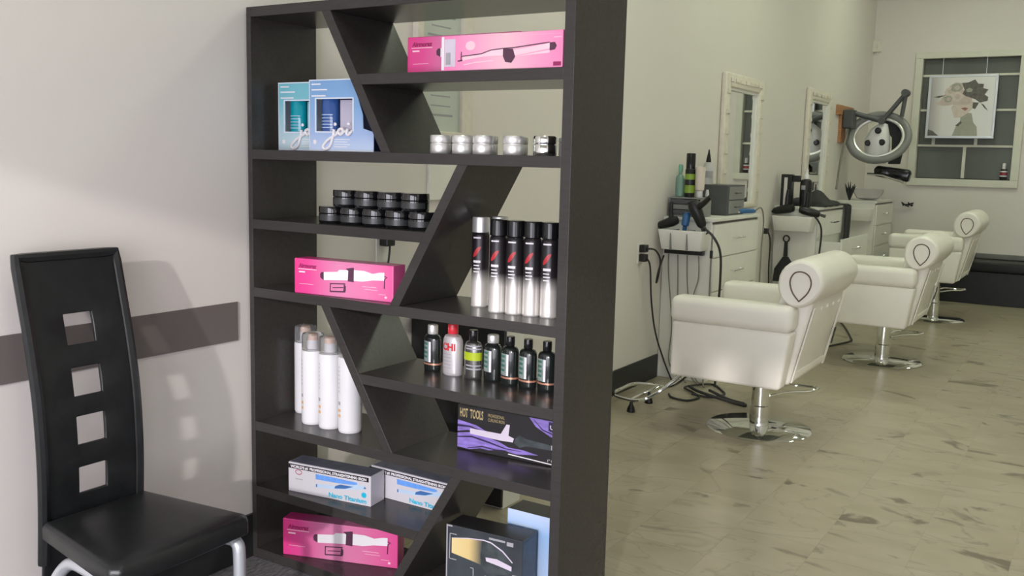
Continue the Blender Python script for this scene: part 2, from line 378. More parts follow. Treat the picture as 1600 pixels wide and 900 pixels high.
for i in range(11, 16):
    x = tx0 + i * TS
    if x < ROOM_X: rest.box(x + 0.0006, min(x + TS, ROOM_X) - 0.0006, TILE_Y0, BACK_Y + 0.14, -0.006, 0.0)
obj('tile_border', rest, 'tile', fl, kind='stuff')
struct('trim_1', MB().box(0, 0.006, FRONT_Y, -0.052, 0.859, 1.003), 'stripe', label='taupe band running along the left wall')
struct('baseboard_left', MB().box(0, 0.012, FRONT_Y, 3.87, 0, 0.170), 'baseboard', label='black baseboard under the pale left wall')
struct('baseboard_back', MB().box(0, ROOM_X, BACK_Y - 0.012, BACK_Y, 0, 0.17), 'baseboard')

# back window: frame, muntins and dark panes
win = bpy.data.objects.new('window_1', None); COL.objects.link(win); win['kind'] = 'structure'; win['label'] = 'dark grid window in the end wall behind the framed portrait'
fr = MB(); f0 = 0.09
for x0, x1, z0, z1 in ((WX0 - f0, WX1 + f0, WZ1, WZ1 + 0.07), (WX0 - f0, WX1 + f0, WZ0 - 0.09, WZ0), (WX0 - f0, WX0, WZ0, WZ1), (WX1, WX1 + f0, WZ0, WZ1)):
    fr.box(x0, x1, BACK_Y - 0.035, BACK_Y, z0, z1)
obj('window_frame', fr, 'window_frame', win, bevel=0.006)
ZB = [WZ0, 1.842, 2.272, 2.688, WZ1]
XB = {0: [WX0, 1.135, WX1], 1: [WX0, 0.775, 1.25, WX1], 2: [WX0, 0.80, 1.40, WX1], 3: [WX0, WX1]}
for r in range(4):
    for c in range(len(XB[r]) - 1):
        obj('pane', MB().box(XB[r][c] + 0.008, XB[r][c + 1] - 0.008, BACK_Y + 0.06, BACK_Y + 0.068, ZB[r] + 0.008, ZB[r + 1] - 0.008), 'pane', win)
for z in ZB[1:4]: obj('glazing_bar', MB().box(WX0, WX1, BACK_Y + 0.035, BACK_Y + 0.07, z - 0.013, z + 0.013), 'window_frame', win)
for r in range(3):
    for x in XB[r][1:-1]: obj('glazing_bar', MB().box(x - 0.018, x + 0.018, BACK_Y + 0.04, BACK_Y + 0.07, ZB[r] + 0.013, ZB[r + 1] - 0.013), 'window_frame', win)
obj('window_backing', MB().box(WX0, WX1, BACK_Y + 0.13, BACK_Y + 0.14, WZ0, WZ1), 'dark_grey', win)
# shop window glazing frames behind the photographer
for k, (a, b) in enumerate(PANES):
    w = MB(); d0, d1 = FRONT_Y - 0.09, FRONT_Y - 0.03
    w.box(a, a + 0.03, d0, d1, *WIN_Z).box(b - 0.03, b, d0, d1, *WIN_Z).box(a + 0.03, b - 0.03, d0, d1, WIN_Z[0], WIN_Z[0] + 0.03).box(a + 0.03, b - 0.03, d0, d1, WIN_Z[1] - 0.03, WIN_Z[1])
    o = struct('window_%d' % (k + 2), w, 'black')
struct('ground_outside', MB().box(-6, 12, -14, FRONT_Y - 0.12, -0.2, -0.1), 'outside')

# ceiling lights
LAMPS = [(1.3, 2.4, 'lit ceiling panel over the first salon chair'), (3.6, 2.4, 'lit ceiling panel over the open floor right of the first salon chair'), (1.3, 5.2, 'lit ceiling panel over the middle salon chair'), (3.6, 5.2, 'lit ceiling panel over the open floor right of the middle salon chair'),
         (1.3, 8.4, 'lit ceiling panel over the third salon chair'), (3.6, 8.4, 'lit ceiling panel over the bench end of the open floor'), (2.0, -1.6, 'lit ceiling panel over the waiting corner')]
for k, (x, y, lab) in enumerate(LAMPS):
    t = thing('ceiling_light', lab, 'light', (x, y, CEIL), group='ceiling panels over the salon')
    f = MB(); s = 0.31
    f.box(-s, s, -s, -s + 0.02, -0.04, 0).box(-s, s, s - 0.02, s, -0.04, 0).box(-s, -s + 0.02, -s + 0.02, s - 0.02, -0.04, 0).box(s - 0.02, s, -s + 0.02, s - 0.02, -0.04, 0)
    obj('frame', f, 'white', t)
    obj('diffuser', MB().box(-s + 0.02, s - 0.02, -s + 0.02, s - 0.02, -0.03, -0.02), 'lamp', t)

# ------------------------------------------------------------------ display shelf
SW, SD, SH, ST = 1.3597, 0.3332, 2.0663, 0.0347
Z = {'u1': 1.818, 's1': 1.562, 's2': 1.308, 's3': 1.0544, 's4': 0.7991, 's5': 0.5426, 's6': 0.2892, 's7': 0.0394}
SX = 0.0   # the unit stands with its left side against the wall
shelf = thing('display_shelf', 'tall dark brown open shelf unit with slanted dividers standing off the left wall', 'shelf')
def board(name, pts): return obj(name, MB().prism_y(pts, 0, SD), 'wood', shelf, bevel=0.0012)
board('side_panel', [(0.0125, 0), (ST, 0), (ST, SH), (0.0125, SH)])
board('side_panel', [(SW - ST, 0), (SW, 0), (SW, SH), (SW - ST, SH)])
board('top_panel', [(ST, SH - ST), (SW - ST, SH - ST), (SW - ST, SH), (ST, SH)])
def full(name, z): board(name, [(ST, z - ST), (SW - ST, z - ST), (SW - ST, z), (ST, z)])
full('shelf_board', Z['s1']); full('shelf_board', Z['s3']); full('shelf_board', Z['s5']); full('bottom_panel', Z['s7'])
DW = 0.040
DIAG = [(0.378, SH - ST, 0.643, Z['s1']), (0.952, Z['s1'] - ST, 0.684, Z['s3']), (0.373, Z['s3'] - ST, 0.660, Z['s5']), (0.949, Z['s5'] - ST, 0.668, Z['s7'])]
for xt, zt, xb, zb in DIAG: board('slanted_divider', [(xb, zb), (xb + DW, zb), (xt + DW, zt), (xt, zt)])
def dx(i, z, right):
    xt, zt, xb, zb = DIAG[i]; return xb + (xt - xb) * (z - zb) / (zt - zb) + (DW if right else 0)
def part_board(z, i, side):
    if side == 'right': board('shelf_board', [(dx(i, z - ST, True), z - ST), (SW - ST, z - ST), (SW - ST, z), (dx(i, z, True), z)])
    else: board('shelf_board', [(ST, z - ST), (dx(i, z - ST, False), z - ST), (dx(i, z, False), z), (ST, z)])
part_board(Z['u1'], 0, 'right'); part_board(Z['s2'], 1, 'left'); part_board(Z['s4'], 2, 'right'); part_board(Z['s6'], 3, 'left')

# ------------------------------------------------------------------ cartons on the shelf
E_ = 0.0007
def wand_print(t, L, h):
    U = lambda pts: [(u * L, v * h) for u, v in pts]
    text('brand_lettering', 'Airmoraz', 0.16 * h, 0.045 * L, 0.745 * h, -E_, 'pink_dark', t, shear=0.15, width=0.19 * L, bold=0.001)
    a = MB().rect(0.04 * L, 0.235 * L, 0.695 * h, 0.712 * h, -E_).rect(0.05 * L, 0.115 * L, 0.60 * h, 0.64 * h, -E_)
    a.rect(0.055 * L, 0.20 * L, 0.275 * h, 0.285 * h, -E_).rect(0.70 * L, 0.84 * L, 0.36 * h, 0.372 * h, -E_).rect(0.72 * L, 0.85 * L, 0.29 * h, 0.30 * h, -E_)
    a.disc(0.93 * L, 0.125 * h, 0.012 * L, 0.03 * h, -E_).rect(0.86 * L, 0.93 * L, 0.19 * h, 0.20 * h, -E_)
    obj('small_print', a, 'print_pale_pink', t, kind='stuff')
    w = MB().poly(U([(0.31, 0.44), (0.56, 0.50), (0.56, 0.78), (0.47, 0.77), (0.45, 0.71), (0.31, 0.67)]), -E_)
    w.poly(U([(0.615, 0.50), (0.70, 0.50), (0.80, 0.56), (0.915, 0.585), (0.915, 0.80), (0.87, 0.79), (0.80, 0.74), (0.72, 0.80), (0.615, 0.80)]), -E_)
    obj('printed_wand', w, 'print_white', t)
    k = MB().poly(U([(0.275, 0.50), (0.31, 0.44), (0.31, 0.67), (0.285, 0.66), (0.272, 0.60)]), -E_ * 1.2)
    k.poly(U([(0.555, 0.47), (0.615, 0.46), (0.617, 0.86), (0.60, 0.86), (0.535, 0.82), (0.56, 0.76)]), -E_ * 1.4)
    k.ribbon(U([(0.915, 0.70), (0.94, 0.68), (0.918, 0.62), (0.914, 0.36)]), 0.004, -E_ * 1.2)
    k.ribbon(U([(0.378, 0.37), (0.376, 0.13)]), 0.004, -E_).ribbon(U([(0.376, 0.14), (0.53, 0.17)]), 0.005, -E_).ribbon(U([(0.378, 0.36), (0.53, 0.39)]), 0.004, -E_)
    k.poly(U([(0.51, 0.18), (0.535, 0.19), (0.535, 0.33), (0.515, 0.38)]), -E_)
    k.ribbon(U([(0.40, 0.25), (0.51, 0.28)]), 0.003, -E_)
    obj('printed_clamp', k, 'plum', t, kind='stuff')

def carton(name, label, cat, loc, rotz, L, d, h, m, bev=0.003, group=None):
    t = thing(name, label, cat, loc, rotz, group)
    obj('carton', MB().box(0, L, 0, d, 0, h), m, t, bevel=bev)
    return t
PG = 'pink curling wand cartons'
t = carton('wand_carton', 'pink curling wand carton peeking out behind another pink carton on the top shelf', 'carton', (0.688, 0.078, Z['u1']), 0, 0.44, 0.06, 0.121, 'pink', group=PG); wand_print(t, 0.44, 0.121)
t = carton('wand_carton', 'pale pink curling wand carton at the right of the top shelf showing a long wand', 'carton', (0.878, 0.008, Z['u1']), 0.004, 0.437, 0.062, 0.108, 'pink_pale', group=PG)
L, h = 0.437, 0.108; U = lambda pts: [(u * L, v * h) for u, v in pts]
obj('white_end_strip', MB().rect(0.006 * L, 0.03 * L, 0.03 * h, 0.97 * h, -E_), 'print_white', t)
a = MB().rect(0.032 * L, 0.128 * L, 0.12 * h, 0.90 * h, -E_); obj('silver_panel', a, 'print_lilac', t)
a = MB().rect(0.045 * L, 0.085 * L, 0.18 * h, 0.52 * h, -2 * E_); obj('panel_drawing', a, 'print_grey', t)
a = MB().disc(0.257 * L, 0.69 * h, 0.042 * L, 0.13 * h, -E_).poly(U([(0.19, 0.28), (0.35, 0.37), (0.53, 0.38), (0.53, 0.56), (0.43, 0.53), (0.35, 0.43), (0.19, 0.39)]), -E_)
a.poly(U([(0.62, 0.36), (0.90, 0.51), (0.90, 0.66), (0.62, 0.51)]), -E_).ribbon(U([(0.20, 0.16), (0.3, 0.22), (0.45, 0.25)]), 0.003, -E_).poly(U([(0.63, 0.34), (0.9, 0.40), (0.9, 0.48)]), -E_)
a.rect(0.93 * L, 0.99 * L, 0.80 * h, 0.82 * h, -E_).rect(0.75 * L, 0.99 * L, 0.90 * h, 0.905 * h, -E_); obj('printed_wand', a, 'print_pale_pink', t)
a = MB().poly(U([(0.53, 0.57), (0.61, 0.55), (0.63, 0.33), (0.60, 0.17), (0.55, 0.20), (0.53, 0.36)]), -1.5 * E_).poly(U([(0.90, 0.46), (0.94, 0.48), (0.955, 0.58), (0.94, 0.68), (0.90, 0.67)]), -1.5 * E_)
a.ribbon(U([(0.185, 0.40), (0.35, 0.45), (0.43, 0.54), (0.53, 0.57), (0.62, 0.58), (0.90, 0.68)]), 0.003, -1.5 * E_).ribbon(U([(0.178, 0.28), (0.18, 0.53)]), 0.003, -1.5 * E_).ribbon(U([(0.15, 0.27), (0.19, 0.29)]), 0.004, -1.5 * E_)
obj('printed_clamp', a, 'plum', t, kind='stuff')
a = MB().rect(0.93 * L, 0.99 * L, 0.05 * h, 0.16 * h, -E_); obj('magenta_mark', a, 'pink_dark', t)
t = carton('wand_carton', 'pink curling wand carton lying beside the slanted divider under the black jars', 'carton', (0.240, 0.004, Z['s3']), 0.095, 0.425, 0.075, 0.126, 'pink', group=PG); wand_print(t, 0.425, 0.126)
t = carton('wand_carton', 'pink curling wand carton turned askew on the lowest shelf above the carpet', 'carton', (0.158, 0.016, Z['s7']), 0.325, 0.462, 0.07, 0.143, 'pink', group=PG); wand_print(t, 0.462, 0.143)

def gift_pack(name, label, loc, outline, win, edge, body_m, bottle_m, tube_m, joi_x):
    t = thing(name, label, 'gift pack', loc, 0, 'boxed hair care sets on the shelf')
    d = 0.062; wx0, wx1, wz0, wz1 = win; x1 = max(p[0] for p in outline); h = max(p[1] for p in outline)
    # front card with a window cut out, built from strips around the opening
    f = MB(); top = [p for p in outline]
    f.prism_y([(0, 0), (x1, 0), (x1, wz0), (0, wz0)] if outline[2][1] >= wz0 else [(0, 0), (outline[1][0], 0), outline[2], outline[3], (outline[3][0], wz0), (0, wz0)], 0, 0.003)
    f.prism_y([(0, wz0), (wx0, wz0), (wx0, wz1), (0, wz1)], 0, 0.003)
    f.prism_y([(wx1, wz0)] + [p for p in edge], 0, 0.003)
    f.prism_y([(0, wz1), (edge[-2][0], wz1), (edge[-1][0] if False else outline[-2][0], h), (0, h)], 0, 0.003)
    fo = obj('front_card', f, body_m, t)
    b = MB().prism_y([(0, 0)] + outline[1:], d - 0.002, d); obj('back_card', b, 'navy', t)
    s = MB().box(0, 0.002, 0.003, d - 0.002, 0, h).box(0.002, x1 - 0.002, 0.003, d - 0.002, 0, 0.002); obj('side_card', s, 'joi_edge', t)
    w = MB()
    for a, b2, c, e in ((wx0 - 0.006, wx1 + 0.006, wz1, wz1 + 0.005), (wx0 - 0.006, wx1 + 0.006, wz0 - 0.005, wz0), (wx0 - 0.007, wx0, wz0, wz1), (wx1, wx1 + 0.007, wz0, wz1)): w.rect(a, b2, c, e, -E_)
    w.rect(0, 0.004, 0, h, -E_).rect(0.004, edge[-2][0], h - 0.004, h, -E_).rect(0.004, outline[1][0], 0, 0.005, -E_)
    obj('silver_edging', w, 'joi_edge', t)
    bw = wx1 - wx0; r = bw * 0.215
    bt = MB().lathe([(r * .92, 0.003), (r, 0.006), (r, wz1 + 0.01), (r * .9, wz1 + 0.014)], 20, (wx0 + r + 0.004, d / 2), sy=0.74); bo = obj('bottle', bt, bottle_m, t, smooth=True)
    q = MB()
    for k in range(5): q.band(r + 0.0006, wz0 + 0.012 + k * 0.011, wz0 + 0.0145 + k * 0.011, PI * 1.2, PI * 1.75, 6, (wx0 + r + 0.004, d / 2), sy=0.76)
    obj('bottle_print', q, 'print_ice', bo)
    cx = wx0 + bw * 0.73; tw = bw * 0.21
    tu = MB().add([(cx - tw, d / 2 - 0.004, wz1 - 0.012), (cx + tw, d / 2 - 0.004, wz1 - 0.012), (cx + tw, d / 2 + 0.004, wz1 - 0.012), (cx - tw, d / 2 + 0.004, wz1 - 0.012),
                   (cx - tw * .72, d / 2 - 0.014, 0.02), (cx + tw * .72, d / 2 - 0.014, 0.02), (cx + tw * .72, d / 2 + 0.014, 0.02), (cx - tw * .72, d / 2 + 0.014, 0.02)],
                  [(3, 2, 1, 0), (4, 5, 6, 7), (0, 1, 5, 4), (1, 2, 6, 5), (2, 3, 7, 6), (3, 0, 4, 7)])
    tu.box(cx - tw * 1.02, cx + tw * 1.02, d / 2 - 0.003, d / 2 + 0.003, wz1 - 0.012, wz1 - 0.002)
    obj('tube', tu, tube_m, t)
    # looped script lettering
    lx = joi_x; sc = 0.98
    def P(pts): return [(lx + x * 1.35, z * sc) for x, z in pts]
    sm = lambda pts: [(p.x, p.z) for p in smooth_path([(a, 0, b) for a, b in pts], 6)]
    def stroke(mb, pts, r): mb.tube([(p.x, -0.0035, p.z) for p in smooth_path([(a, 0, b) for a, b in P(pts)], 5)], r, 8)
    j = MB(); stroke(j, [(0.040, 0.076), (0.036, 0.050), (0.026, 0.018), (0.010, 0.006), (0.002, 0.016), (0.014, 0.034), (0.036, 0.052), (0.050, 0.060), (0.056, 0.074), (0.066, 0.078), (0.071, 0.066), (0.062, 0.058), (0.055, 0.066)], 0.0052)
    stroke(j, [(0.071, 0.068), (0.082, 0.070), (0.086, 0.078), (0.082, 0.062), (0.090, 0.058), (0.101, 0.072)], 0.0048)
    for px_, pz_ in ((0.043, 0.092), (0.088, 0.093)): j.lathe([(0.0, pz_ - 0.0065), (0.0055, pz_ - 0.004), (0.0070, pz_), (0.0055, pz_ + 0.004), (0.0, pz_ + 0.0065)], 10, (lx + px_ * 1.35, -0.003), sy=0.5)
    obj('script_lettering', j, 'print_white', t, smooth=True)
    p = MB()
    for x0, x2, z in ((0.012, 0.055, h - 0.018), (0.012, 0.085, h - 0.037), (0.012, 0.078, h - 0.058)): p.rect(x0, x2, z, z + 0.0045, -E_)
    st = []
    for k in range(12):
        rr = 0.011 if k % 2 == 0 else 0.0062; st.append((0.027 + rr * math.cos(PI / 6 * k + PI / 2), 0.031 + rr * math.sin(PI / 6 * k + PI / 2)))
    p.poly(st, -E_)
    for k in range(4): p.rect(joi_x + 0.052, joi_x + 0.052 + 0.06 + 0.012 * (k % 2), 0.014 + k * 0.0085, 0.0165 + k * 0.0085, -E_)
    obj('small_print', p, 'print_white', t, kind='stuff')
    return t
H_J = 0.245
out_b = [(0, 0), (0.294, 0), (0.294, 0.066), (0.248, 0.078), (0.246, 0.124), (0.200, H_J), (0, H_J)]
gift_pack('gift_pack', 'blue gift pack with a navy bottle behind its window, in front of a teal pack', (0.293, 0.028, Z['s1']), out_b, (0.034, 0.200, 0.068, 0.178),
          [(0.2470, 0.068), (0.248, 0.078), (0.246, 0.124), (0.2255, 0.178), (0.200, 0.178)], 'joi_blue', 'blue_bottle', 'tube_lilac', 0.066)
out_t = [(0, 0), (0.262, 0), (0.262, 0.070), (0.248, 0.078), (0.246, 0.124), (0.238, H_J), (0, H_J)]
gift_pack('gift_pack', 'teal gift pack with a turquoise bottle behind its window, half behind the blue pack', (0.073, 0.095, Z['s1']), out_t, (0.034, 0.200, 0.068, 0.178),
          [(0.2480, 0.068), (0.248, 0.078), (0.246, 0.124), (0.2410, 0.178), (0.200, 0.178)], 'joi_teal', 'teal_bottle', 'tube_aqua', 0.066)

# flat iron cartons
def iron_carton(label, loc, rotz):
    L, d, h = 0.366, 0.09, 0.113
    t = carton('flat_iron_carton', label, 'carton', loc, rotz, L, d, h, 'card_white', 0.0015, 'white flat iron cartons')
    U = lambda pts: [(u * L, v * h) for u, v in pts]
    obj('carton_lid', MB().box(0.004, L - 0.004, 0.006, d - 0.004, h, h + 0.0006), 'lid_slate', t)
    obj('black_band', MB().rect(0.0, 0.975 * L, 0.80 * h, 0.95 * h, -E_), 'print_black', t)
    text('band_lettering', "WORLD'S #1 PROFESSIONAL STRAIGHTENING IRON", 0.12 * h, 0.03 * L, 0.832 * h, -2 * E_, 'print_white', t, width=0.92 * L, bold=0.0006)
    a = MB(); n = 22
    ring = lambda r: [(0.13 * L + r * math.cos(2 * PI * i / n), 0.70 * h + 0.62 * r * math.sin(2 * PI * i / n)) for i in range(n + 1)]
    a.ribbon(ring(0.014), 0.004, -E_); obj('ring_logo', a, 'rose_print', t)
    obj('logo_caption', MB().rect(0.09 * L, 0.18 * L, 0.445 * h, 0.475 * h, -E_), 'print_grey', t)
    a = MB().poly(U([(0.34, 0.57), (0.62, 0.58), (0.84, 0.63), (0.84, 0.72), (0.6, 0.74), (0.34, 0.75)]), -E_); obj('printed_upper_plate', a, 'print_blue', t)
    a = MB().poly(U([(0.35, 0.30), (0.60, 0.36), (0.93, 0.54), (0.93, 0.66), (0.85, 0.66), (0.60, 0.48), (0.35, 0.42)]), -1.3 * E_); obj('printed_lower_plate', a, 'print_ice', t)
    a = MB().poly(U([(0.57, 0.38), (0.70, 0.44), (0.80, 0.56), (0.64, 0.55), (0.58, 0.47)]), -1.6 * E_).poly(U([(0.345, 0.31), (0.36, 0.31), (0.36, 0.41), (0.345, 0.41)]), -1.6 * E_).poly(U([(0.915, 0.56), (0.95, 0.57), (0.93, 0.63)]), -1.6 * E_)
    obj('printed_hinge', a, 'print_blue_dark', t, kind='stuff')
    text('title_lettering', 'Nano Titanium', 0.20 * h, 0.50 * L, 0.075 * h, -E_, 'cyan', t, width=0.45 * L, bold=0.0008)
    obj('cyan_dot', MB().disc(0.92 * L, 0.345 * h, 0.011, 0.010, -E_), 'cyan', t)
    return t
iron_carton('white flat iron carton in front, nearer the left side panel, above the lowest pink carton', (0.172, 0.034, Z['s6']), 0.135)
iron_carton('white flat iron carton set back against the slanted divider', (0.448, 0.186, Z['s6']), 0.0)

# purple and black curling iron carton
L, h = 0.43, 0.158
t = carton('curling_iron_carton', 'black and purple curling iron carton on the right below the shampoo bottles', 'carton', (0.842, 0.182, Z['s5']), 0.05, L, 0.08, h, 'carton_black')
U = lambda pts: [(u * L, v * h) for u, v in pts]
text('title_lettering', 'HOT', 0.27 * h, 0.025 * L, 0.745 * h, -E_, 'gold', t, width=0.075 * L, bold=0.0012)
text('title_lettering', 'TOOLS', 0.27 * h, 0.12 * L, 0.745 * h, -E_, 'gold', t, width=0.125 * L, bold=0.0012)
text('line_lettering', 'PROFESSIONAL', 0.10 * h, 0.29 * L, 0.835 * h, -E_, 'gold', t, width=0.15 * L)
text('line_lettering', 'CURLING IRON', 0.10 * h, 0.29 * L, 0.735 * h, -E_, 'gold', t, width=0.15 * L)
a = MB().poly(U([(0.005, 0.05), (0.12, 0.03), (0.22, 0.10), (0.30, 0.09), (0.42, 0.16), (0.55, 0.12), (0.75, 0.19), (0.62, 0.24), (0.48, 0.24), (0.40, 0.32), (0.25, 0.40), (0.12, 0.42), (0.005, 0.36)]), -E_)
a.poly(U([(0.005, 0.40), (0.10, 0.46), (0.25, 0.44), (0.30, 0.48), (0.18, 0.60), (0.005, 0.66)]), -E_).poly(U([(0.66, 0.985), (0.72, 0.80), (0.85, 0.64), (0.99, 0.56), (0.99, 0.97)]), -E_)
obj('purple_waves', a, 'purple', t)
a = MB().ribbon(U([(0.005, 0.27), (0.14, 0.33), (0.30, 0.27), (0.45, 0.20), (0.6, 0.20)]), [0.004, 0.006, 0.006, 0.004, 0.001], -1.3 * E_).ribbon(U([(0.005, 0.53), (0.12, 0.55), (0.28, 0.47)]), [0.008, 0.006, 0.001], -1.3 * E_).ribbon(U([(0.10, 0.05), (0.24, 0.15), (0.36, 0.13), (0.5, 0.17)]), [0.002, 0.005, 0.004, 0.001], -1.3 * E_)
a.ribbon(U([(0.70, 0.95), (0.78, 0.76), (0.99, 0.62)]), [0.002, 0.004, 0.006], -1.3 * E_).poly(U([(0.83, 0.76), (0.90, 0.72), (0.90, 0.95), (0.83, 0.96)]), -1.3 * E_); obj('dark_waves', a, 'purple_dark', t)  # darker purple print over the waves
a = MB().poly(U([(0.125, 0.39), (0.40, 0.36), (0.52, 0.37), (0.53, 0.46), (0.48, 0.50), (0.49, 0.74), (0.46, 0.74), (0.41, 0.51), (0.125, 0.51)]), -2 * E_).poly(U([(0.86, 0.36), (0.94, 0.355), (0.94, 0.45), (0.86, 0.46)]), -2 * E_); obj('printed_barrel', a, 'print_lilac', t, kind='stuff')
a = MB().poly(U([(0.53, 0.36), (0.58, 0.28), (0.64, 0.34), (0.86, 0.35), (0.86, 0.46), (0.64, 0.50), (0.58, 0.56), (0.54, 0.46)]), -1.7 * E_); obj('printed_handle', a, 'gun', t)
text('corner_lettering', '1" CURLING', 0.085 * h, 0.83 * L, 0.09 * h, -E_, 'print_white', t, width=0.155 * L)
text('corner_lettering', 'U', 0.13 * h, 0.845 * L, 0.80 * h, -2 * E_, 'print_white', t, width=0.04 * L)
obj('white_rule', MB().ribbon(U([(0.48, 0.095), (0.985, 0.035)]), 0.0035, -1.5 * E_), 'print_white', t)

# hair dryer carton
L, h, d = 0.292, 0.272, 0.105
t = carton('hair_dryer_carton', 'slate black hair dryer carton with a gold nozzle picture on the lowest shelf', 'carton', (0.884, 0.070, Z['s7']), 0.075, L, d, h, 'carton_slate', 0.0015)
obj('carton_top', MB().box(0.003, L - 0.003, 0.003, d - 0.003, h, h + 0.0006), 'carton_black', t)
obj('carton_side', MB().box(L, L + 0.0006, 0.003, d - 0.003, 0.003, h - 0.012), 'carton_slate_side', t)
V = lambda pts: [(u * L, h - dd) for u, dd in pts]
g = MB().poly([(x - 0, z) for x, z in V([(0.075, 0.098), (0.075, 0.045), (0.30, 0.034), (0.50, 0.028), (0.52, 0.075), (0.50, 0.118), (0.40, 0.112)])], -E_); obj('printed_nozzle', g, 'gold_cream', t)
a = MB().poly(V([(0.47, 0.118), (0.46, 0.08), (0.48, 0.03), (0.60, 0.033), (0.75, 0.052), (0.87, 0.085), (0.90, 0.11), (0.84, 0.128), (0.70, 0.135), (0.66, 0.145), (0.665, 0.20), (0.55, 0.20), (0.55, 0.14)]), -1.4 * E_); obj('printed_dryer', a, 'gun', t)
a = MB().ribbon(V([(0.075, 0.045), (0.30, 0.033), (0.50, 0.027), (0.60, 0.030), (0.75, 0.050), (0.88, 0.082)]), [0.002, 0.003, 0.004, 0.005, 0.005, 0.004], -2 * E_).poly(V([(0.53, 0.085), (0.68, 0.082), (0.87, 0.096), (0.87, 0.112), (0.70, 0.104), (0.54, 0.098)]), -2 * E_)
a.ribbon(V([(0.535, 0.15), (0.53, 0.20)]), 0.005, -2 * E_).ribbon(V([(0.605, 0.15), (0.62, 0.20)]), 0.005, -2 * E_)
obj('printed_highlight', a, 'print_lilac', t)
a = MB()
for p in (((0.05, 0.03), (0.14, 0.03)), ((0.05, 0.03), (0.045, 0.12)), ((0.05, 0.12), (0.14, 0.12)), ((0.33, 0.135), (0.37, 0.135)), ((0.37, 0.135), (0.37, 0.165)), ((0.37, 0.165), (0.48, 0.165)), ((0.65, 0.155), (0.82, 0.155)), ((0.88, 0.125), (0.94, 0.125)), ((0.94, 0.125), (0.94, 0.145))):
    a.ribbon(V(p), 0.003, -E_)
a.rect(0.57 * L, 0.78 * L, h - 0.020, h - 0.013, -E_).rect(0.80 * L, 0.885 * L, h - 0.028, h - 0.014, -E_).rect(0.89 * L, 0.95 * L, h - 0.165, h - 0.148, -E_)
obj('callout_lines', a, 'print_grey', t)
obj('silver_edge', MB().rect(0, 0.018 * L, 0, h, -E_).rect(0.018 * L, 0.08 * L, h - 0.006, h, -E_), 'print_grey', t)
# light blue carton
t = carton('tall_carton', 'tall light blue carton standing behind the hair dryer carton', 'carton', (1.033, 0.222, Z['s7']), 0, 0.28, 0.10, 0.315, 'sky_card', 0.0015)
obj('carton_top', MB().box(0.002, 0.278, 0.002, 0.098, 0.315, 0.3156), 'carton_black', t)
obj('carton_print', MB().rect(0.02, 0.10, 0.265, 0.272, -E_).rect(0.02, 0.12, 0.25, 0.255, -E_).rect(0.17, 0.19, 0.0, 0.17, -E_).rect(0.205, 0.225, 0.0, 0.16, -E_), 'print_ice', t)

# ------------------------------------------------------------------ jars, cans and bottles on the shelf
def silver_jar(r, h, m_body, m_lid):
    t = thing('silver_jar', 'x', 'jar')
    obj('body', MB().lathe([(r * .96, 0), (r, 0.002), (r, h * .53), (r * .985, h * .545), (r * .90, h * .55), (r * .90, h * .575)], 28), m_body, t, smooth=True)
    obj('lid', MB().lathe([(r * .90, h * .578), (r * 1.0, h * .59), (r * 1.01, h * .60), (r * 1.01, h * .93), (r * .96, h * .985), (r * .6, h)], 28), m_lid, t, smooth=True)
    return t
j0 = silver_jar(0.0345, 0.060, 'alu', 'alu')
SG = 'silver jars on the middle shelf'
spots = [((0.842, 0.062), 'silver jar standing leftmost in the front row of silver jars'), ((0.930, 0.062), 'silver jar standing second from the left in the front row of silver jars'),
         ((1.010, 0.062), 'silver jar standing in the middle of the front row of silver jars'), ((1.124, 0.062), 'silver jar standing apart, next to the mirror-bright chrome jar'),
         ((0.803, 0.140), 'silver jar half hidden behind the leftmost silver jar'), ((0.889, 0.140), 'silver jar half hidden behind the second silver jar from the left'), ((0.972, 0.140), 'silver jar half hidden behind the middle silver jar'), ((1.086, 0.140), 'silver jar half hidden behind the one next to the chrome jar')]
for k, ((x, y), lab) in enumerate(spots):
    if k == 0: j0.location = (x, y, Z['s1']); j0['label'] = lab; j0['group'] = SG
    else: dup(j0, (x, y, Z['s1']), label=lab, group=SG)
jc = silver_jar(0.036, 0.060, 'chrome', 'chrome'); jc.location = (1.234, 0.062, Z['s1']); jc['label'] = 'mirror-bright chrome jar at the right end by the side panel'; jc['group'] = SG
t = thing('clear_jar', 'clear empty jar tucked behind the chrome jar', 'jar', (1.270, 0.150, Z['s1'])); obj('body', MB().lathe([(0.03, 0), (0.033, 0.003), (0.033, 0.040), (0.028, 0.042)], 24), 'frost', t, smooth=True); obj('lid', MB().lathe([(0.03, 0.0425), (0.034, 0.044), (0.034, 0.055), (0.03, 0.057)], 24), 'frost', t, smooth=True)

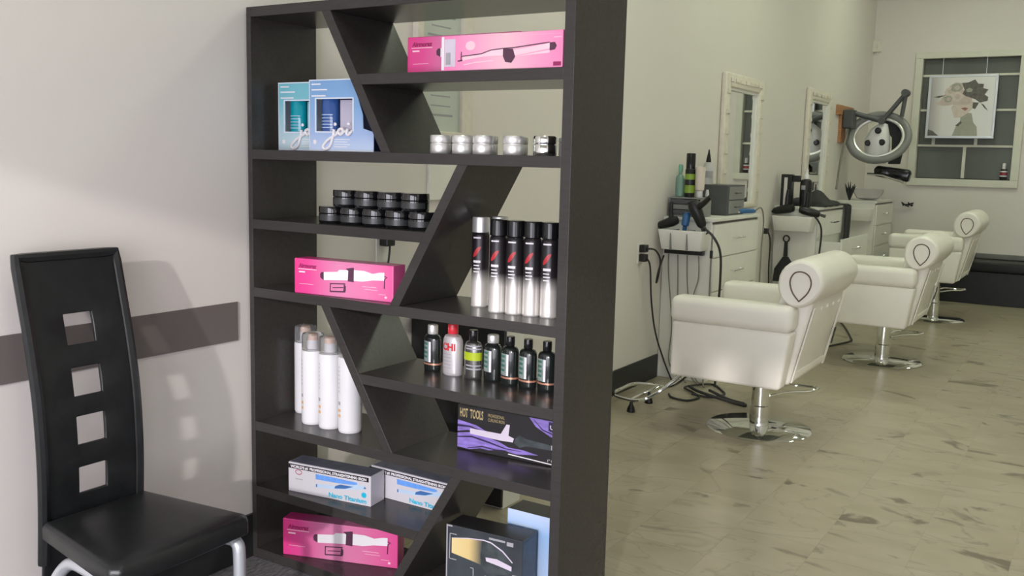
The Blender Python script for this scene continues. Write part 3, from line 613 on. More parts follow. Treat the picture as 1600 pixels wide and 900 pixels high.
def black_jar():
    t = thing('black_jar', 'x', 'jar'); r = 0.0485
    obj('body', MB().lathe([(r * .93, 0), (r * .99, 0.004), (r * .99, 0.034), (r * .95, 0.0355)], 28), 'jar_black', t, smooth=True)
    obj('lid', MB().lathe([(r * .95, 0.0362), (r, 0.038), (r, 0.056), (r * .97, 0.060), (r * .5, 0.0602)], 28), 'jar_black', t, smooth=True)
    obj('label_band', MB().band(r * .99 + 0.0005, 0.010, 0.029, -PI * .75, -PI * .05, 14), 'jar_label', t, smooth=True)
    return t
b0 = black_jar(); BG = 'stack of glossy black jars'
bl = [(0.346, 1, 'black jar leftmost in the lower row of the black stack'), (0.4475, 1, 'black jar second from the left in the lower row of the black stack'), (0.549, 1, 'black jar in the middle of the lower row of the black stack'), (0.6505, 1, 'black jar second from the right in the lower row of the black stack'), (0.752, 1, 'black jar rightmost in the lower row, against the slanted divider'),
      (0.412, 2, 'black jar leftmost in the upper row of the black stack'), (0.512, 2, 'black jar second from the left in the upper row of the black stack'), (0.614, 2, 'black jar second from the right in the upper row of the black stack'), (0.718, 2, 'black jar rightmost in the upper row of the black stack')]
for k, (x, row, lab) in enumerate(bl):
    p = (x, 0.088 if row == 1 else 0.090, Z['s2'] + (0 if row == 1 else 0.0603))
    if k == 0: b0.location = p; b0['label'] = lab; b0['group'] = BG
    else: dup(b0, p, label=lab, group=BG)

def spray_can(cap):
    t = thing('spray_can', 'x', 'spray can'); r = 0.0296
    obj('body', MB().lathe([(r * .94, 0), (r, 0.003), (r, 0.006), (r * .985, 0.008), (r * .985, 0.238), (r * .93, 0.246), (r * .8, 0.250)], 28), 'can', t, smooth=True)
    obj('cap', MB().lathe([(r * .88, 0.2505), (r * .99, 0.2515), (r * .99, 0.298), (r * .95, 0.302), (r * .3, 0.303)], 28), cap, t, smooth=True)
    q = MB(); a = -PI * .42; rr = r * .985 + 0.0006
    q.band(rr, 0.231, 0.236, a - .6, a + .35, 8); q.band(rr, 0.150, 0.158, a - .55, a + .35, 8)
    for k in range(3): q.band(rr, 0.118 + k * 0.0105, 0.1215 + k * 0.0105, a - .5, a + .2 + .1 * (k % 2), 7)
    obj('white_print', q, 'print_white', t, smooth=True)
    n = 9; vs = []; fs = []
    for i in range(n):
        u = i / (n - 1); ang = a - .6 + u * .95; zc = 0.172 + 0.030 * u; w = 0.022 * math.sin(PI * (0.12 + 0.8 * u))
        for zz in (zc - w / 2, zc + w / 2): vs.append((rr * math.cos(ang), rr * math.sin(ang), zz))
    for i in range(n - 1): fs.append((2 * i, 2 * i + 2, 2 * i + 3, 2 * i + 1))
    obj('red_flash', MB().add(vs, fs), 'red', t, smooth=True)
    return t
CG = 'tall black and silver hairspray cans'
c0 = spray_can('black_gloss'); c1 = spray_can('alu')
c1.location = (0.924, 0.184, Z['s3']); c1['label'] = 'hairspray can with a silver cap nearest the slanted divider'; c1['group'] = CG
dup(c1, (0.960, 0.246, Z['s3']), label='silver-capped hairspray can squeezed behind the front cans', group=CG)
for k, (x, y, lab) in enumerate([(1.037, 0.120, 'black-capped hairspray can leftmost of the four black caps'), (1.099, 0.124, 'black-capped hairspray can second of the four from the left'), (1.159, 0.132, 'black-capped hairspray can third of the four from the left'), (1.219, 0.141, 'black-capped hairspray can beside the right side panel')]):
    if k == 0: c0.location = (x, y, Z['s3']); c0['label'] = lab; c0['group'] = CG
    else: dup(c0, (x, y, Z['s3']), label=lab, group=CG)

def white_bottle():
    t = thing('white_bottle', 'x', 'bottle'); r = 0.0435
    obj('body', MB().lathe([(r * .93, 0), (r * .995, 0.006), (r, 0.012), (r, 0.272), (r * .97, 0.280), (r * .5, 0.284)], 30), 'white_plastic', t, smooth=True)
    p = obj('spray_nozzle', MB().lathe([(r * .42, 0.2845), (r * .40, 0.318)], 20), 'white_plastic', t, smooth=True)
    obj('nozzle_tip', MB().lathe([(r * .40, 0.3185), (r * .38, 0.334), (r * .2, 0.336)], 20), 'pump_copper', p, smooth=True)
    obj('clear_cap', MB().lathe([(r * .965, 0.2825), (r * .965, 0.332), (r * .90, 0.343), (r * .5, 0.347), (0, 0.3475)], 30), 'clear', t, smooth=True)
    q = MB(); a = -PI * .62; rr = r + 0.0006
    for k in range(2): q.band(rr, 0.058 + 0.020 * k, 0.068 + 0.020 * k, a - .25, a + .15, 6)
    obj('orange_print', q, 'orange_print', t, smooth=True)
    q = MB()
    q.band(rr, 0.104, 0.116, a - .22, a + .10, 6)
    for k in range(7): q.band(rr, 0.150 + k * 0.015, 0.158 + k * 0.015, a - .10, a - .02, 3)
    obj('grey_print', q, 'print_grey', t, smooth=True)
    return t
w0 = white_bottle(); WG = 'white bottles with clear caps'
for k, (x, y, rz, lab) in enumerate([(0.0815, 0.220, -.25, 'white bottle furthest back against the left side panel'), (0.216, 0.122, 0, 'white bottle leftmost of the three in front'), (0.308, 0.116, .05, 'white bottle in the middle of the three in front'), (0.404, 0.118, .05, 'white bottle half hidden by the slanted divider')]):
    if k == 0: w0.location = (x, y, Z['s5']); w0.rotation_euler = (0, 0, rz); w0['label'] = lab; w0['group'] = WG
    else: dup(w0, (x, y, Z['s5']), rz, lab, WG)

def shampoo(name, label, loc, rx, ry, hb, cap_r, cap_h, m_body, m_cap, shoulder=0.03, neck=None):
    t = thing(name, label, 'bottle', loc, -0.25, 'hair care bottles below the hairspray')
    hb *= 0.90; cap_h *= 0.92; cap_r *= 1.12
    neck = neck or cap_r * 0.85
    prof = [(0.93, 0), (0.985, 0.004), (1.0, 0.010), (1.0, hb - shoulder), (0.96, hb - shoulder * .6), (0.80, hb - shoulder * .22), (neck / rx, hb)]
    obj('body', MB().lathe([(rx * r, z) for r, z in prof], 28, sy=ry / rx), m_body, t, smooth=True)
    obj('cap', MB().lathe([(cap_r * .97, hb + 0.0005), (cap_r, hb + 0.002), (cap_r, hb + cap_h - 0.003), (cap_r * .93, hb + cap_h)], 22), m_cap, t, smooth=True)
    return t
def dark_print(t, rx, ry):
    q = MB(); a0, a1 = -PI * .74, -PI * .10; e = 1.012
    q.band(rx * e, 0.034, 0.108, a0, -PI * .40, 10, sy=ry / rx); obj('label', q, 'label_silver', t, smooth=True)
    q = MB().band(rx * e * 1.004, 0.034, 0.107, -PI * .42, -PI * .34, 4, sy=ry / rx); obj('light_strip', q, 'print_white', t, smooth=True)
    q = MB()
    for k in range(4): q.band(rx * e * 1.004, 0.048 + k * 0.0155, 0.056 + k * 0.0155, -PI * .70, -PI * .48, 6, sy=ry / rx)
    obj('label_lettering', q, 'label_green', t, smooth=True)
BX = [0.713, 0.805, 0.894, 0.969, 1.046, 1.117, 1.186]
BYY = [0.206, 0.200, 0.196, 0.205, 0.193, 0.192, 0.198]
t = shampoo('hair_care_bottle', 'black bottle with a silver cap and copper band, leftmost of its row', (BX[0], BYY[0], Z['s4']), 0.0355, 0.026, 0.146, 0.0165, 0.036, 'bottle_dark', 'alu', 0.022); dark_print(t, 0.0355, 0.026); obj('copper_band', MB().band(0.0364, 0.024, 0.030, -PI * .8, PI * .3, 18, sy=0.026 / 0.0355), 'copper', t, smooth=True)
t = shampoo('hair_care_bottle', 'pearl silver bottle with a red cap and red lettering', (BX[1], BYY[1], Z['s4']), 0.041, 0.030, 0.160, 0.0165, 0.038, 'pearl', 'red_cap', 0.034)
def wrap_text(name, body, size, z, m, parent, rx, ry, a_start, a_end, bold=0.001):
    o = text(name, body, size, 0, 0, 0, m, parent, width=1.0, bold=bold)
    for v in o.data.vertices:
        a = a_start + (a_end - a_start) * v.co.x; v.co = (rx * 1.02 * math.cos(a), ry * 1.02 * math.sin(a), z + v.co.z)
wrap_text('red_lettering', 'CHI', 0.034, 0.090, 'red_cap', t, 0.041, 0.030, -PI * .66, -PI * .20, 0.0016)
q = MB()
for k in range(5): q.band(0.0415, 0.026 + k * 0.012, 0.029 + k * 0.012, -PI * .64, -PI * .34, 6, sy=0.03 / 0.041)
obj('small_print', q, 'print_grey', t, smooth=True, kind='stuff')
t = shampoo('hair_care_bottle', 'gunmetal bottle with a black cap and lime green band', (BX[2], BYY[2], Z['s4']), 0.036, 0.027, 0.146, 0.0135, 0.040, 'gun_bottle', 'black_gloss', 0.03)
obj('lime_band', MB().band(0.0366, 0.066, 0.094, -PI * .85, PI * .3, 18, sy=0.027 / 0.036), 'lime', t, smooth=True)
q = MB()
for z in (0.104, 0.114, 0.046, 0.034): q.band(0.0366, z, z + 0.005, -PI * .55, PI * .05, 12, sy=0.027 / 0.036)
obj('silver_print', q, 'print_grey', t, smooth=True, kind='stuff')
t = shampoo('hair_care_bottle', 'black bottle with a wide silver cap, fourth from the left of its row', (BX[3], BYY[3], Z['s4']), 0.0355, 0.026, 0.146, 0.0175, 0.030, 'bottle_dark', 'alu', 0.024); dark_print(t, 0.0355, 0.026)
for k, lab in ((4, 'black bottle with a black cap and copper band, third from the right panel'), (5, 'black bottle with a black cap and copper band, second from the right panel'), (6, 'black bottle with a black cap and copper band, nearest the right panel')):
    t = shampoo('hair_care_bottle', lab, (BX[k], BYY[k], Z['s4']), 0.0335, 0.026, 0.148, 0.0135, 0.034, 'bottle_dark', 'black_gloss', 0.024); dark_print(t, 0.0335, 0.026)
    obj('copper_band', MB().band(0.0344, 0.024, 0.030, -PI * .8, PI * .3, 18, sy=0.026 / 0.0335), 'copper', t, smooth=True)

# ------------------------------------------------------------------ waiting chair
BACK_PTS = smooth_path([(0.140, 0, 0.18), (0.150, 0, 0.30), (0.162, 0, 0.44), (0.170, 0, 0.62), (0.163, 0, 0.80), (0.140, 0, 0.96), (0.110, 0, 1.10), (0.080, 0, 1.235)], 8)
def back_x(z):       # side profile of the backrest: leans to the wall at the top
    for a, b in zip(BACK_PTS, BACK_PTS[1:]):
        if z <= b.z: return a.x + (b.x - a.x) * (z - a.z) / (b.z - a.z)
    return BACK_PTS[-1].x
wc = thing('waiting_chair', 'black leather high-back chair with four square holes beside the shelf', 'chair', (0, 0, 0))
ys = [-0.932, -0.905, -0.818, -0.726, -0.636, -0.608]
holes = [(1.064, 0.974), (0.906, 0.822), (0.762, 0.677), (0.608, 0.528)]
zs = [0.20, 0.34, 0.45] + sorted([v for h2 in holes for v in h2]) + [1.12, 1.18, 1.208, 1.235]
zs = sorted(set(zs + [0.49, 0.57, 0.64, 0.72, 0.79, 0.86, 0.94, 1.02, 0.70, 0.74, 0.845, 0.88, 0.92, 0.955, 1.04, 1.09, 1.15]))
b = MB(); idx = {}
for i, z in enumerate(zs):
    for j, y in enumerate(ys):
        yy = y
        idx[i, j] = len(b.v); b.v.append((back_x(z), yy, z))
for i in range(len(zs) - 1):
    for j in range(len(ys) - 1):
        zc = (zs[i] + zs[i + 1]) / 2
        if j == 2 and any(lo < zc < hi for hi, lo in holes): continue
        b.f.append((idx[i, j], idx[i, j + 1], idx[i + 1, j + 1], idx[i + 1, j]))
o = obj('backrest', b, 'leather', wc); o.data.polygons.foreach_set('use_smooth', [True] * len(o.data.polygons))
md = o.modifiers.new('solid', 'SOLIDIFY'); md.thickness = 0.014; md.offset = 0
md = o.modifiers.new('bevel', 'BEVEL'); md.width = 0.004; md.segments = 2; md.limit_method = 'ANGLE'; md.angle_limit = math.radians(40)
rim = [(back_x(z) , -0.929, z) for z in zs if z > 0.3] + [(back_x(1.235), y, 1.233) for y in (-0.90, -0.82, -0.72, -0.64)] + [(back_x(z), -0.611, z) for z in reversed(zs) if z > 0.3]
obj('piped_border', MB().tube(rim, 0.0165, 8), 'leather', wc, smooth=True)
st = [(0.176, -0.945), (0.176, -0.600), (0.60, -0.553), (0.625, -0.575), (0.634, -0.79), (0.628, -1.005), (0.600, -1.026)]
s = MB(); st = st[::-1]
def area(p): return sum(p[i][0] * p[(i + 1) % len(p)][1] - p[(i + 1) % len(p)][0] * p[i][1] for i in range(len(p)))
if area(st) < 0: st = st[::-1]
cx, cy = sum(p[0] for p in st) / len(st), sum(p[1] for p in st) / len(st)
rings = [(1.0, 0.425), (1.0, 0.466), (0.965, 0.479), (0.85, 0.487), (0.55, 0.490)]
n = len(st)
for k, zz in rings:
    for x, y in st: s.v.append((cx + (x - cx) * k, cy + (y - cy) * k, zz))
for i in range(len(rings) - 1):
    for j in range(n): s.f.append((i * n + j, i * n + (j + 1) % n, (i + 1) * n + (j + 1) % n, (i + 1) * n + j))
s.f.append(tuple(range(n - 1, -1, -1))); s.f.append(tuple((len(rings) - 1) * n + j for j in range(n)))
obj('seat', s, 'leather', wc, bevel=0.008, segs=3)
for y0, y1 in ((-0.985, -0.935), (-0.590, -0.615)):
    path = smooth_path([(0.602, y0, 0.0), (0.602, y0, 0.20), (0.602, y0, 0.36), (0.590, y0, 0.398), (0.545, y0, 0.402), (0.42, (y0 + y1) / 2, 0.402), (0.29, y1, 0.378), (0.21, y1, 0.29), (0.175, y1, 0.16), (0.160, y1, 0.0)], 6)
    obj('leg', MB().tube(path, 0.0185, 10), 'silver', wc, smooth=True)
obj('seat_bracket', MB().box(0.34, 0.38, -0.95, -0.60, 0.405, 0.4245).box(0.50, 0.54, -0.97, -0.60, 0.405, 0.4245), 'black', wc)

# ------------------------------------------------------------------ wall things seen through the shelf
t = thing('slim_cabinet', 'slim cabinet with a black front and white side behind the shelf, seen past the bottles', 'cabinet', (0.016, 0.97, 0))
obj('body', MB().box(0, 0.514, 0.016, 0.16, 0, 0.815), 'white', t, bevel=0.003)
obj('front_panel', MB().box(0, 0.514, 0.0, 0.0155, 0.01, 0.81), 'black', t, bevel=0.002)
obj('worktop', MB().box(0, 0.522, -0.004, 0.165, 0.8155, 0.835), 'black', t, bevel=0.003)
t = thing('framed_notice', 'tall pale framed price list on the wall behind the shelf', 'notice', (0, 0, 0))
f = MB(); y0, y1, z0, z1 = 0.975, 1.418, 1.62, 2.36
f.box(0, 0.03, y0, y0 + 0.05, z0, z1).box(0, 0.03, y1 - 0.09, y1, z0, z1).box(0, 0.03, y0 + 0.05, y1 - 0.09, z0, z0 + 0.05).box(0, 0.03, y0 + 0.05, y1 - 0.09, z1 - 0.05, z1)
obj('frame', f, 'mirror_frame', t, bevel=0.004)
obj('sheet', MB().box(0.002, 0.012, y0 + 0.05, y1 - 0.09, z0 + 0.05, z1 - 0.05), 'paper', t)
a = MB()
for k in range(13):
    zz = 2.28 - k * 0.045; wd = 0.07 + 0.06 * random.random(); yc = (y0 + y1 - 0.04) / 2
    a.box(0.012, 0.0128, yc - wd, yc + wd, zz, zz + (0.010 if k % 4 == 0 else 0.006))
obj('printed_lines', a, 'print_grey', t)
t = thing('wall_panel', 'plain white board on the wall behind the black jars', 'board'); obj('board', MB().box(0, 0.015, 1.094, 1.40, 1.35, 1.60), 'white', t, bevel=0.003)
def outlet(label, y, z, cords):
    t = thing('wall_outlet', label, 'outlet', (0, y, z))
    obj('plate', MB().box(0, 0.008, -0.045, 0.045, -0.07, 0.07), 'white', t, bevel=0.003)
    for k, zz in enumerate(cords):
        p = obj('plug', MB().box(0.008, 0.055, -0.028, 0.028, zz - 0.026, zz + 0.026), 'black', t, bevel=0.006)
    return t
outlet('white wall outlet with a black plug seen between the shelves under the black jars', 0.775, 1.155, [0.03])
tag(obj('power_cord', MB().tube(smooth_path([(0.045, 0.775, 1.165), (0.05, 0.765, 1.12), (0.035, 0.755, 0.95), (0.03, 0.75, 0.6), (0.04, 0.74, 0.2), (0.06, 0.78, 0.006)], 6), 0.0045, 6), 'cable', smooth=True), 'thin black cord hanging from the outlet behind the shelf', 'cord')

# ------------------------------------------------------------------ styling stations
def station(label, y0, depth, length, with_drawers, open_drawer=False):
    t = thing('styling_station', label, 'cabinet', (0.003, y0, 0), group='white styling stations along the left wall')
    H = 1.15
    obj('body', MB().box(0.0, depth, 0.02, length, 0, H), 'white', t, bevel=0.004)
    obj('worktop', MB().box(0.0, depth + 0.02, 0.01, length + 0.02, H, H + 0.022), 'white', t, bevel=0.003)
    obj('black_strip', MB().box(depth, depth + 0.004, 0.03, length - 0.01, H - 0.018, H - 0.004), 'black', t)  # thin black strip just below the worktop
    # drawers on the long face
    zt = H - 0.022
    for k in range(3):
        hgt = 0.24 if k < 2 else 0.30
        dxo = 0.22 if (open_drawer and k == 1) else 0.0
        d = obj('drawer', MB().box(depth + 0.001 + dxo, depth + 0.018 + dxo, 0.05, length - 0.02, zt - hgt + 0.008, zt), 'white', t, bevel=0.003)
        obj('handle', MB().tube([(depth + 0.018 + dxo, length * .40, zt - hgt * .45), (depth + 0.045 + dxo, length * .40, zt - hgt * .45), (depth + 0.045 + dxo, length * .60, zt - hgt * .45), (depth + 0.018 + dxo, length * .60, zt - hgt * .45)], 0.006, 6), 'chrome', d, smooth=True)
        if dxo:
            obj('drawer_box', MB().box(depth + 0.001, depth + dxo + 0.001, 0.06, 0.075, zt - hgt + 0.02, zt - 0.03).box(depth + 0.001, depth + dxo, length - 0.045, length - 0.03, zt - hgt + 0.02, zt - 0.03).box(depth + 0.001, depth + dxo, 0.075, length - 0.045, zt - hgt + 0.02, zt - hgt + 0.03), 'white', d)
        zt -= hgt
    # tool bin on the end that faces the door
    b = MB(); zb, ztp = 0.950, 1.090; w0, w1, d0, d1 = 0.03, depth + 0.00, -0.155, 0.018
    b.add([(w0 + .02, d0 + .03, zb), (w1 - .02, d0 + .03, zb), (w1 - .02, d1, zb), (w0 + .02, d1, zb), (w0, d0, ztp), (w1, d0, ztp), (w1, d1, ztp), (w0, d1, ztp),
           (w0 + .012, d0 + .012, ztp), (w1 - .012, d0 + .012, ztp), (w1 - .012, d1 - .01, ztp), (w0 + .012, d1 - .01, ztp), (w0 + .03, d0 + .04, zb + .012), (w1 - .03, d0 + .04, zb + .012), (w1 - .03, d1 - .01, zb + .012), (w0 + .03, d1 - .01, zb + .012)],
          [(0, 3, 2, 1), (0, 1, 5, 4), (1, 2, 6, 5), (2, 3, 7, 6), (3, 0, 4, 7), (4, 5, 9, 8), (5, 6, 10, 9), (6, 7, 11, 10), (7, 4, 8, 11), (8, 9, 13, 12), (9, 10, 14, 13), (10, 11, 15, 14), (11, 8, 12, 15), (12, 13, 14, 15)])
    bo = obj('tool_bin', b, 'white', t, bevel=0.006, segs=3)
    return t
ST1 = station('white styling station nearest the shelf with a three-slot tool bin', 3.87, 0.36, 1.02, True)
for fx in (0.125, 0.245):
    obj('bin_divider', MB().box(fx - 0.004, fx + 0.004, -0.150, 0.0, 0.955, 1.088), 'grey_light', [c for c in ST1.children if c.name.startswith('tool_bin')][0])
obj('power_strip', MB().box(0.03, 0.32, -0.025, 0.018, 0.912, 0.945), 'black', ST1, bevel=0.004)
ST2 = station('white styling station in the middle with black cloths heaped on top', 6.50, 0.40, 1.15, True, True)
ST3 = station('white styling station furthest back beside the ring dryer', 8.95, 0.42, 1.00, True)

# cords of the first station
out1 = outlet('white wall outlet with two black plugs left of the first styling station', 3.50, 0.935, [0.032, -0.032])
def cord(name, pts, r, m, label, cat='cord', group=None):
    return tag(obj(name, MB().tube(smooth_path(pts, 6), r, 6), m, smooth=True), label, cat, group)
cord('power_cord', [(0.055, 3.50, 0.967), (0.09, 3.56, 0.955), (0.10, 3.63, 0.88), (0.08, 3.65, 0.76), (0.06, 3.67, 0.72), (0.06, 3.70, 0.80), (0.06, 3.78, 0.90)], 0.007, 'cable', 'thick black cord looping from the outlet to the power strip')
cord('power_cord', [(0.055, 3.50, 0.90), (0.07, 3.53, 0.84), (0.05, 3.62, 0.60), (0.05, 3.72, 0.35), (0.10, 3.80, 0.12), (0.20, 3.72, 0.008)], 0.006, 'cable', 'black cord running slantwise down the wall from the outlet')
for k, (xa, xb, za, lab) in enumerate([(0.065, 0.10, 0.30, 'leftmost thin cord hanging below the power strip'), (0.135, 0.135, 0.45, 'second thin cord from the left hanging below the power strip'), (0.205, 0.22, 0.42, 'third thin cord from the left hanging below the power strip'), (0.29, 0.25, 0.50, 'rightmost thin cord hanging below the power strip')]):
    cord('power_cord', [(xa, 3.855, 0.908), (xa + 0.005, 3.862, 0.75), (xb + 0.01, 3.862, za + 0.1), (xb, 3.862, za - 0.15), (xb + 0.05, 3.855, 0.06), (xb + 0.13, 3.80, 0.007)], 0.0042, 'cable_grey', lab, group='cords under the power strip')
cord('power_cord', [(0.385, 3.85, 1.07), (0.384, 3.85, 0.9), (0.386, 3.85, 0.6), (0.383, 3.85, 0.3), (0.39, 3.80, 0.05), (0.42, 3.74, 0.009)], 0.006, 'cable_grey', 'grey cord running down the front corner of the first station')
tag(obj('cord_connector', MB().box(0.376, 0.394, 3.838, 3.858, 0.90, 0.955), 'black', bevel=0.003), 'black square connector on the cord at the corner of the first station', 'connector')
cord('floor_cord', [(0.30, 3.41, 0.008), (0.36, 3.33, 0.008), (0.47, 3.32, 0.008), (0.50, 3.45, 0.008), (0.42, 3.55, 0.008), (0.33, 3.62, 0.02), (0.43, 3.86, 0.008), (0.56, 3.72, 0.008), (0.61, 3.62, 0.008), (0.56, 3.50, 0.008), (0.44, 3.46, 0.02)], 0.0075, 'cable', 'tangled black cord coiled on the floor below the first salon chair')
cord('floor_cord', [(0.36, 3.62, 0.030), (0.45, 3.53, 0.030), (0.60, 3.47, 0.022), (0.74, 3.44, 0.011), (0.82, 3.42, 0.010), (0.80, 3.46, 0.010), (0.68, 3.50, 0.014), (0.52, 3.58, 0.034)], 0.010, 'cable', 'doubled black cord reaching out over the floor towards the chair base')
cord('floor_cord', [(0.47, 7.39, 0.008), (0.62, 7.0, 0.008), (0.80, 6.45, 0.008), (0.84, 6.25, 0.008), (0.76, 5.95, 0.008), (0.70, 5.75, 0.008)], 0.008, 'cable', 'black cord lying on the floor between the first and second salon chairs')

# things on the first station
TOP = 1.1725
def bottle(name, label, loc, prof, m, cap=None, capm=None, cat='bottle', sy=1.0):
    t = thing(name, label, cat, loc)
    obj('body', MB().lathe(prof, 18, sy=sy), m, t, smooth=True)
    if cap: obj('cap', MB().lathe(cap, 14), capm, t, smooth=True)
    return t
t = thing('drawer_organizer', 'clear grey stacked drawer organizer at the left of the first station', 'organizer', (0.02, 3.93, TOP))
obj('case', MB().box(0, 0.24, 0, 0.20, 0, 0.012).box(0, 0.24, 0, 0.20, 0.128, 0.138).box(0, 0.008, 0, 0.20, 0.012, 0.128).box(0.232, 0.24, 0, 0.20, 0.012, 0.128).box(0.008, 0.232, 0.192, 0.20, 0.012, 0.128), 'grey_light', t)
for k in range(3): obj('drawer', MB().box(0.010, 0.230, 0.002, 0.19, 0.014 + k * 0.038, 0.048 + k * 0.038), ('grey', 'grey_light', 'grey')[k], t, bevel=0.003)
OT = TOP + 0.1385
t = bottle('lotion_bottle', 'mint green lotion bottle at the left on the organizer', (0.055, 4.03, OT), [(0.028, 0), (0.032, 0.005), (0.032, 0.13), (0.026, 0.15), (0.013, 0.16), (0.012, 0.175)], 'mint', [(0.016, 0.1755), (0.017, 0.22), (0.012, 0.232)], 'mint_cap')
t = bottle('tall_bottle', 'tall black bottle with apple green label bands on the organizer', (0.130, 4.03, OT), [(0.036, 0), (0.037, 0.004), (0.037, 0.19), (0.034, 0.20)], 'black', [(0.033, 0.2005), (0.033, 0.305), (0.030, 0.312)], 'black_gloss')
obj('label_band', MB().band(0.0376, 0.03, 0.085, 0, 2 * PI, 20), 'green_label', t, smooth=True); obj('label_band', MB().band(0.0376, 0.125, 0.165, 0, 2 * PI, 20), 'green_label', t, smooth=True)
t = bottle('cream_tube', 'cream coloured squeeze tube standing on its cap on the organizer', (0.205, 4.03, OT), [(0.022, 0.045), (0.032, 0.055), (0.036, 0.19), (0.034, 0.215), (0.004, 0.218)], 'cream_tube', [(0.022, 0), (0.023, 0.003), (0.023, 0.044)], 'white_plastic', cat='tube')
t = thing('drawer_box', 'charcoal two-drawer box on the first station beside the mirror', 'organizer', (0.06, 4.36, TOP))
obj('case', MB().box(0, 0.24, 0, 0.38, 0, 0.225), 'grey', t, bevel=0.004)
for k in range(2):
    d = obj('drawer', MB().box(0.2405, 0.246, 0.02, 0.36, 0.012 + k * 0.105, 0.108 + k * 0.105), 'grey_light', t, bevel=0.003)
    obj('handle', MB().tube([(0.246, 0.14, 0.06 + k * 0.105), (0.262, 0.14, 0.06 + k * 0.105), (0.262, 0.24, 0.06 + k * 0.105), (0.246, 0.24, 0.06 + k * 0.105)], 0.005, 6), 'grey', d, smooth=True)
t = bottle('nozzle_bottle', 'clear bottle with a black pointed nozzle on top of the charcoal drawer box', (0.115, 4.42, TOP + 0.2255), [(0.034, 0), (0.038, 0.006), (0.038, 0.13), (0.030, 0.155), (0.016, 0.165)], 'frost', [(0.020, 0.1655), (0.017, 0.19), (0.008, 0.235), (0.004, 0.26)], 'black_gloss')
obj('label_band', MB().band(0.0385, 0.05, 0.10, -PI, 0, 14), 'print_grey', t, smooth=True)
t = bottle('spray_bottle', 'small white spray bottle in front of the charcoal drawer box', (0.185, 4.24, TOP), [(0.024, 0), (0.028, 0.005), (0.028, 0.10), (0.018, 0.13), (0.011, 0.14)], 'grey_light', [(0.014, 0.1405), (0.013, 0.165), (0.008, 0.19)], 'white_plastic')
t = thing('hair_clipper', 'small black clipper standing on its charger in front of the first mirror', 'clipper', (0.20, 4.84, TOP)); obj('charger', MB().box(-0.035, 0.035, -0.045, 0.045, 0, 0.05), 'black', t, bevel=0.01); obj('body', MB().prism_y([(-0.028, 0.0505), (0.030, 0.0505), (0.034, 0.13), (0.005, 0.155), (-0.030, 0.135)], -0.03, 0.03), 'black_gloss', t, bevel=0.008)
t = thing('cordless_trimmer', 'blue trimmer lying at the far end of the first station', 'trimmer', (0.335, 4.70, TOP), 1.2); obj('body', MB().tube([(-0.09, 0, 0.022), (-0.02, 0, 0.028), (0.07, 0.0, 0.026), (0.10, 0, 0.022)], [0.014, 0.022, 0.020, 0.012], 10), 'blue_tool', t, smooth=True); obj('blade', MB().box(-0.115, -0.088, -0.014, 0.014, 0.014, 0.028), 'chrome', t, bevel=0.002)
cord('trimmer_cord', [(0.375, 4.79, 1.20), (0.405, 4.84, 1.22), (0.42, 4.87, 1.12), (0.415, 4.87, 0.9), (0.42, 4.86, 0.5), (0.42, 4.85, 0.1), (0.45, 4.80, 0.008)], 0.006, 'cable_grey', 'grey cord hanging from the blue trimmer down the drawer fronts')
def dryer(label, loc, rot, m='black', s=1.0):
    t = thing('hair_dryer', label, 'hair dryer', loc); t.rotation_euler = rot
    obj('barrel', MB().lathe([(0.022 * s, -0.12 * s), (0.034 * s, -0.10 * s), (0.042 * s, -0.02 * s), (0.045 * s, 0.04 * s), (0.036 * s, 0.075 * s), (0.015 * s, 0.085 * s)], 18), m, t, smooth=True)
    obj('nozzle', MB().lathe([(0.030 * s, -0.175 * s), (0.024 * s, -0.122 * s)], 14, sy=0.5), m, t, smooth=True)
    obj('grip', MB().tube([(0, 0.03 * s, 0.02 * s), (0, 0.09 * s, 0.03 * s), (0, 0.17 * s, 0.055 * s)], [0.024 * s, 0.020 * s, 0.017 * s], 10), m, t, smooth=True)
    return t
dryer('black hair dryer standing in the right slot of the first tool bin', (0.285, 3.785, 1.225), (0.35, 0.25, -1.9))
dryer('black hair dryer lying low in the left slot of the first tool bin', (0.085, 3.80, 1.137), (1.25, 0.1, 1.4), s=0.8)
t = thing('hair_brush', 'dark blue brush standing in the middle slot of the first tool bin', 'brush', (0.185, 3.79, 0.965)); t.rotation_euler = (0.05, 0.12, 0.3)
obj('handle', MB().tube([(0, 0, 0), (0, 0, 0.10), (0, 0, 0.15)], [0.010, 0.012, 0.016], 10), 'blue_tool', t, smooth=True); obj('head', MB().lathe([(0.012, 0.1505), (0.026, 0.16), (0.028, 0.23), (0.018, 0.25)], 14), 'blue_tool', t, smooth=True)
cord('dryer_cord', [(0.31, 3.80, 1.12), (0.37, 3.77, 1.10), (0.43, 3.78, 1.04), (0.46, 3.82, 0.94), (0.455, 3.86, 0.75), (0.45, 3.86, 0.5), (0.46, 3.85, 0.2), (0.48, 3.80, 0.008)], 0.0085, 'cable', 'thick black dryer cord bending out of the first tool bin and down')

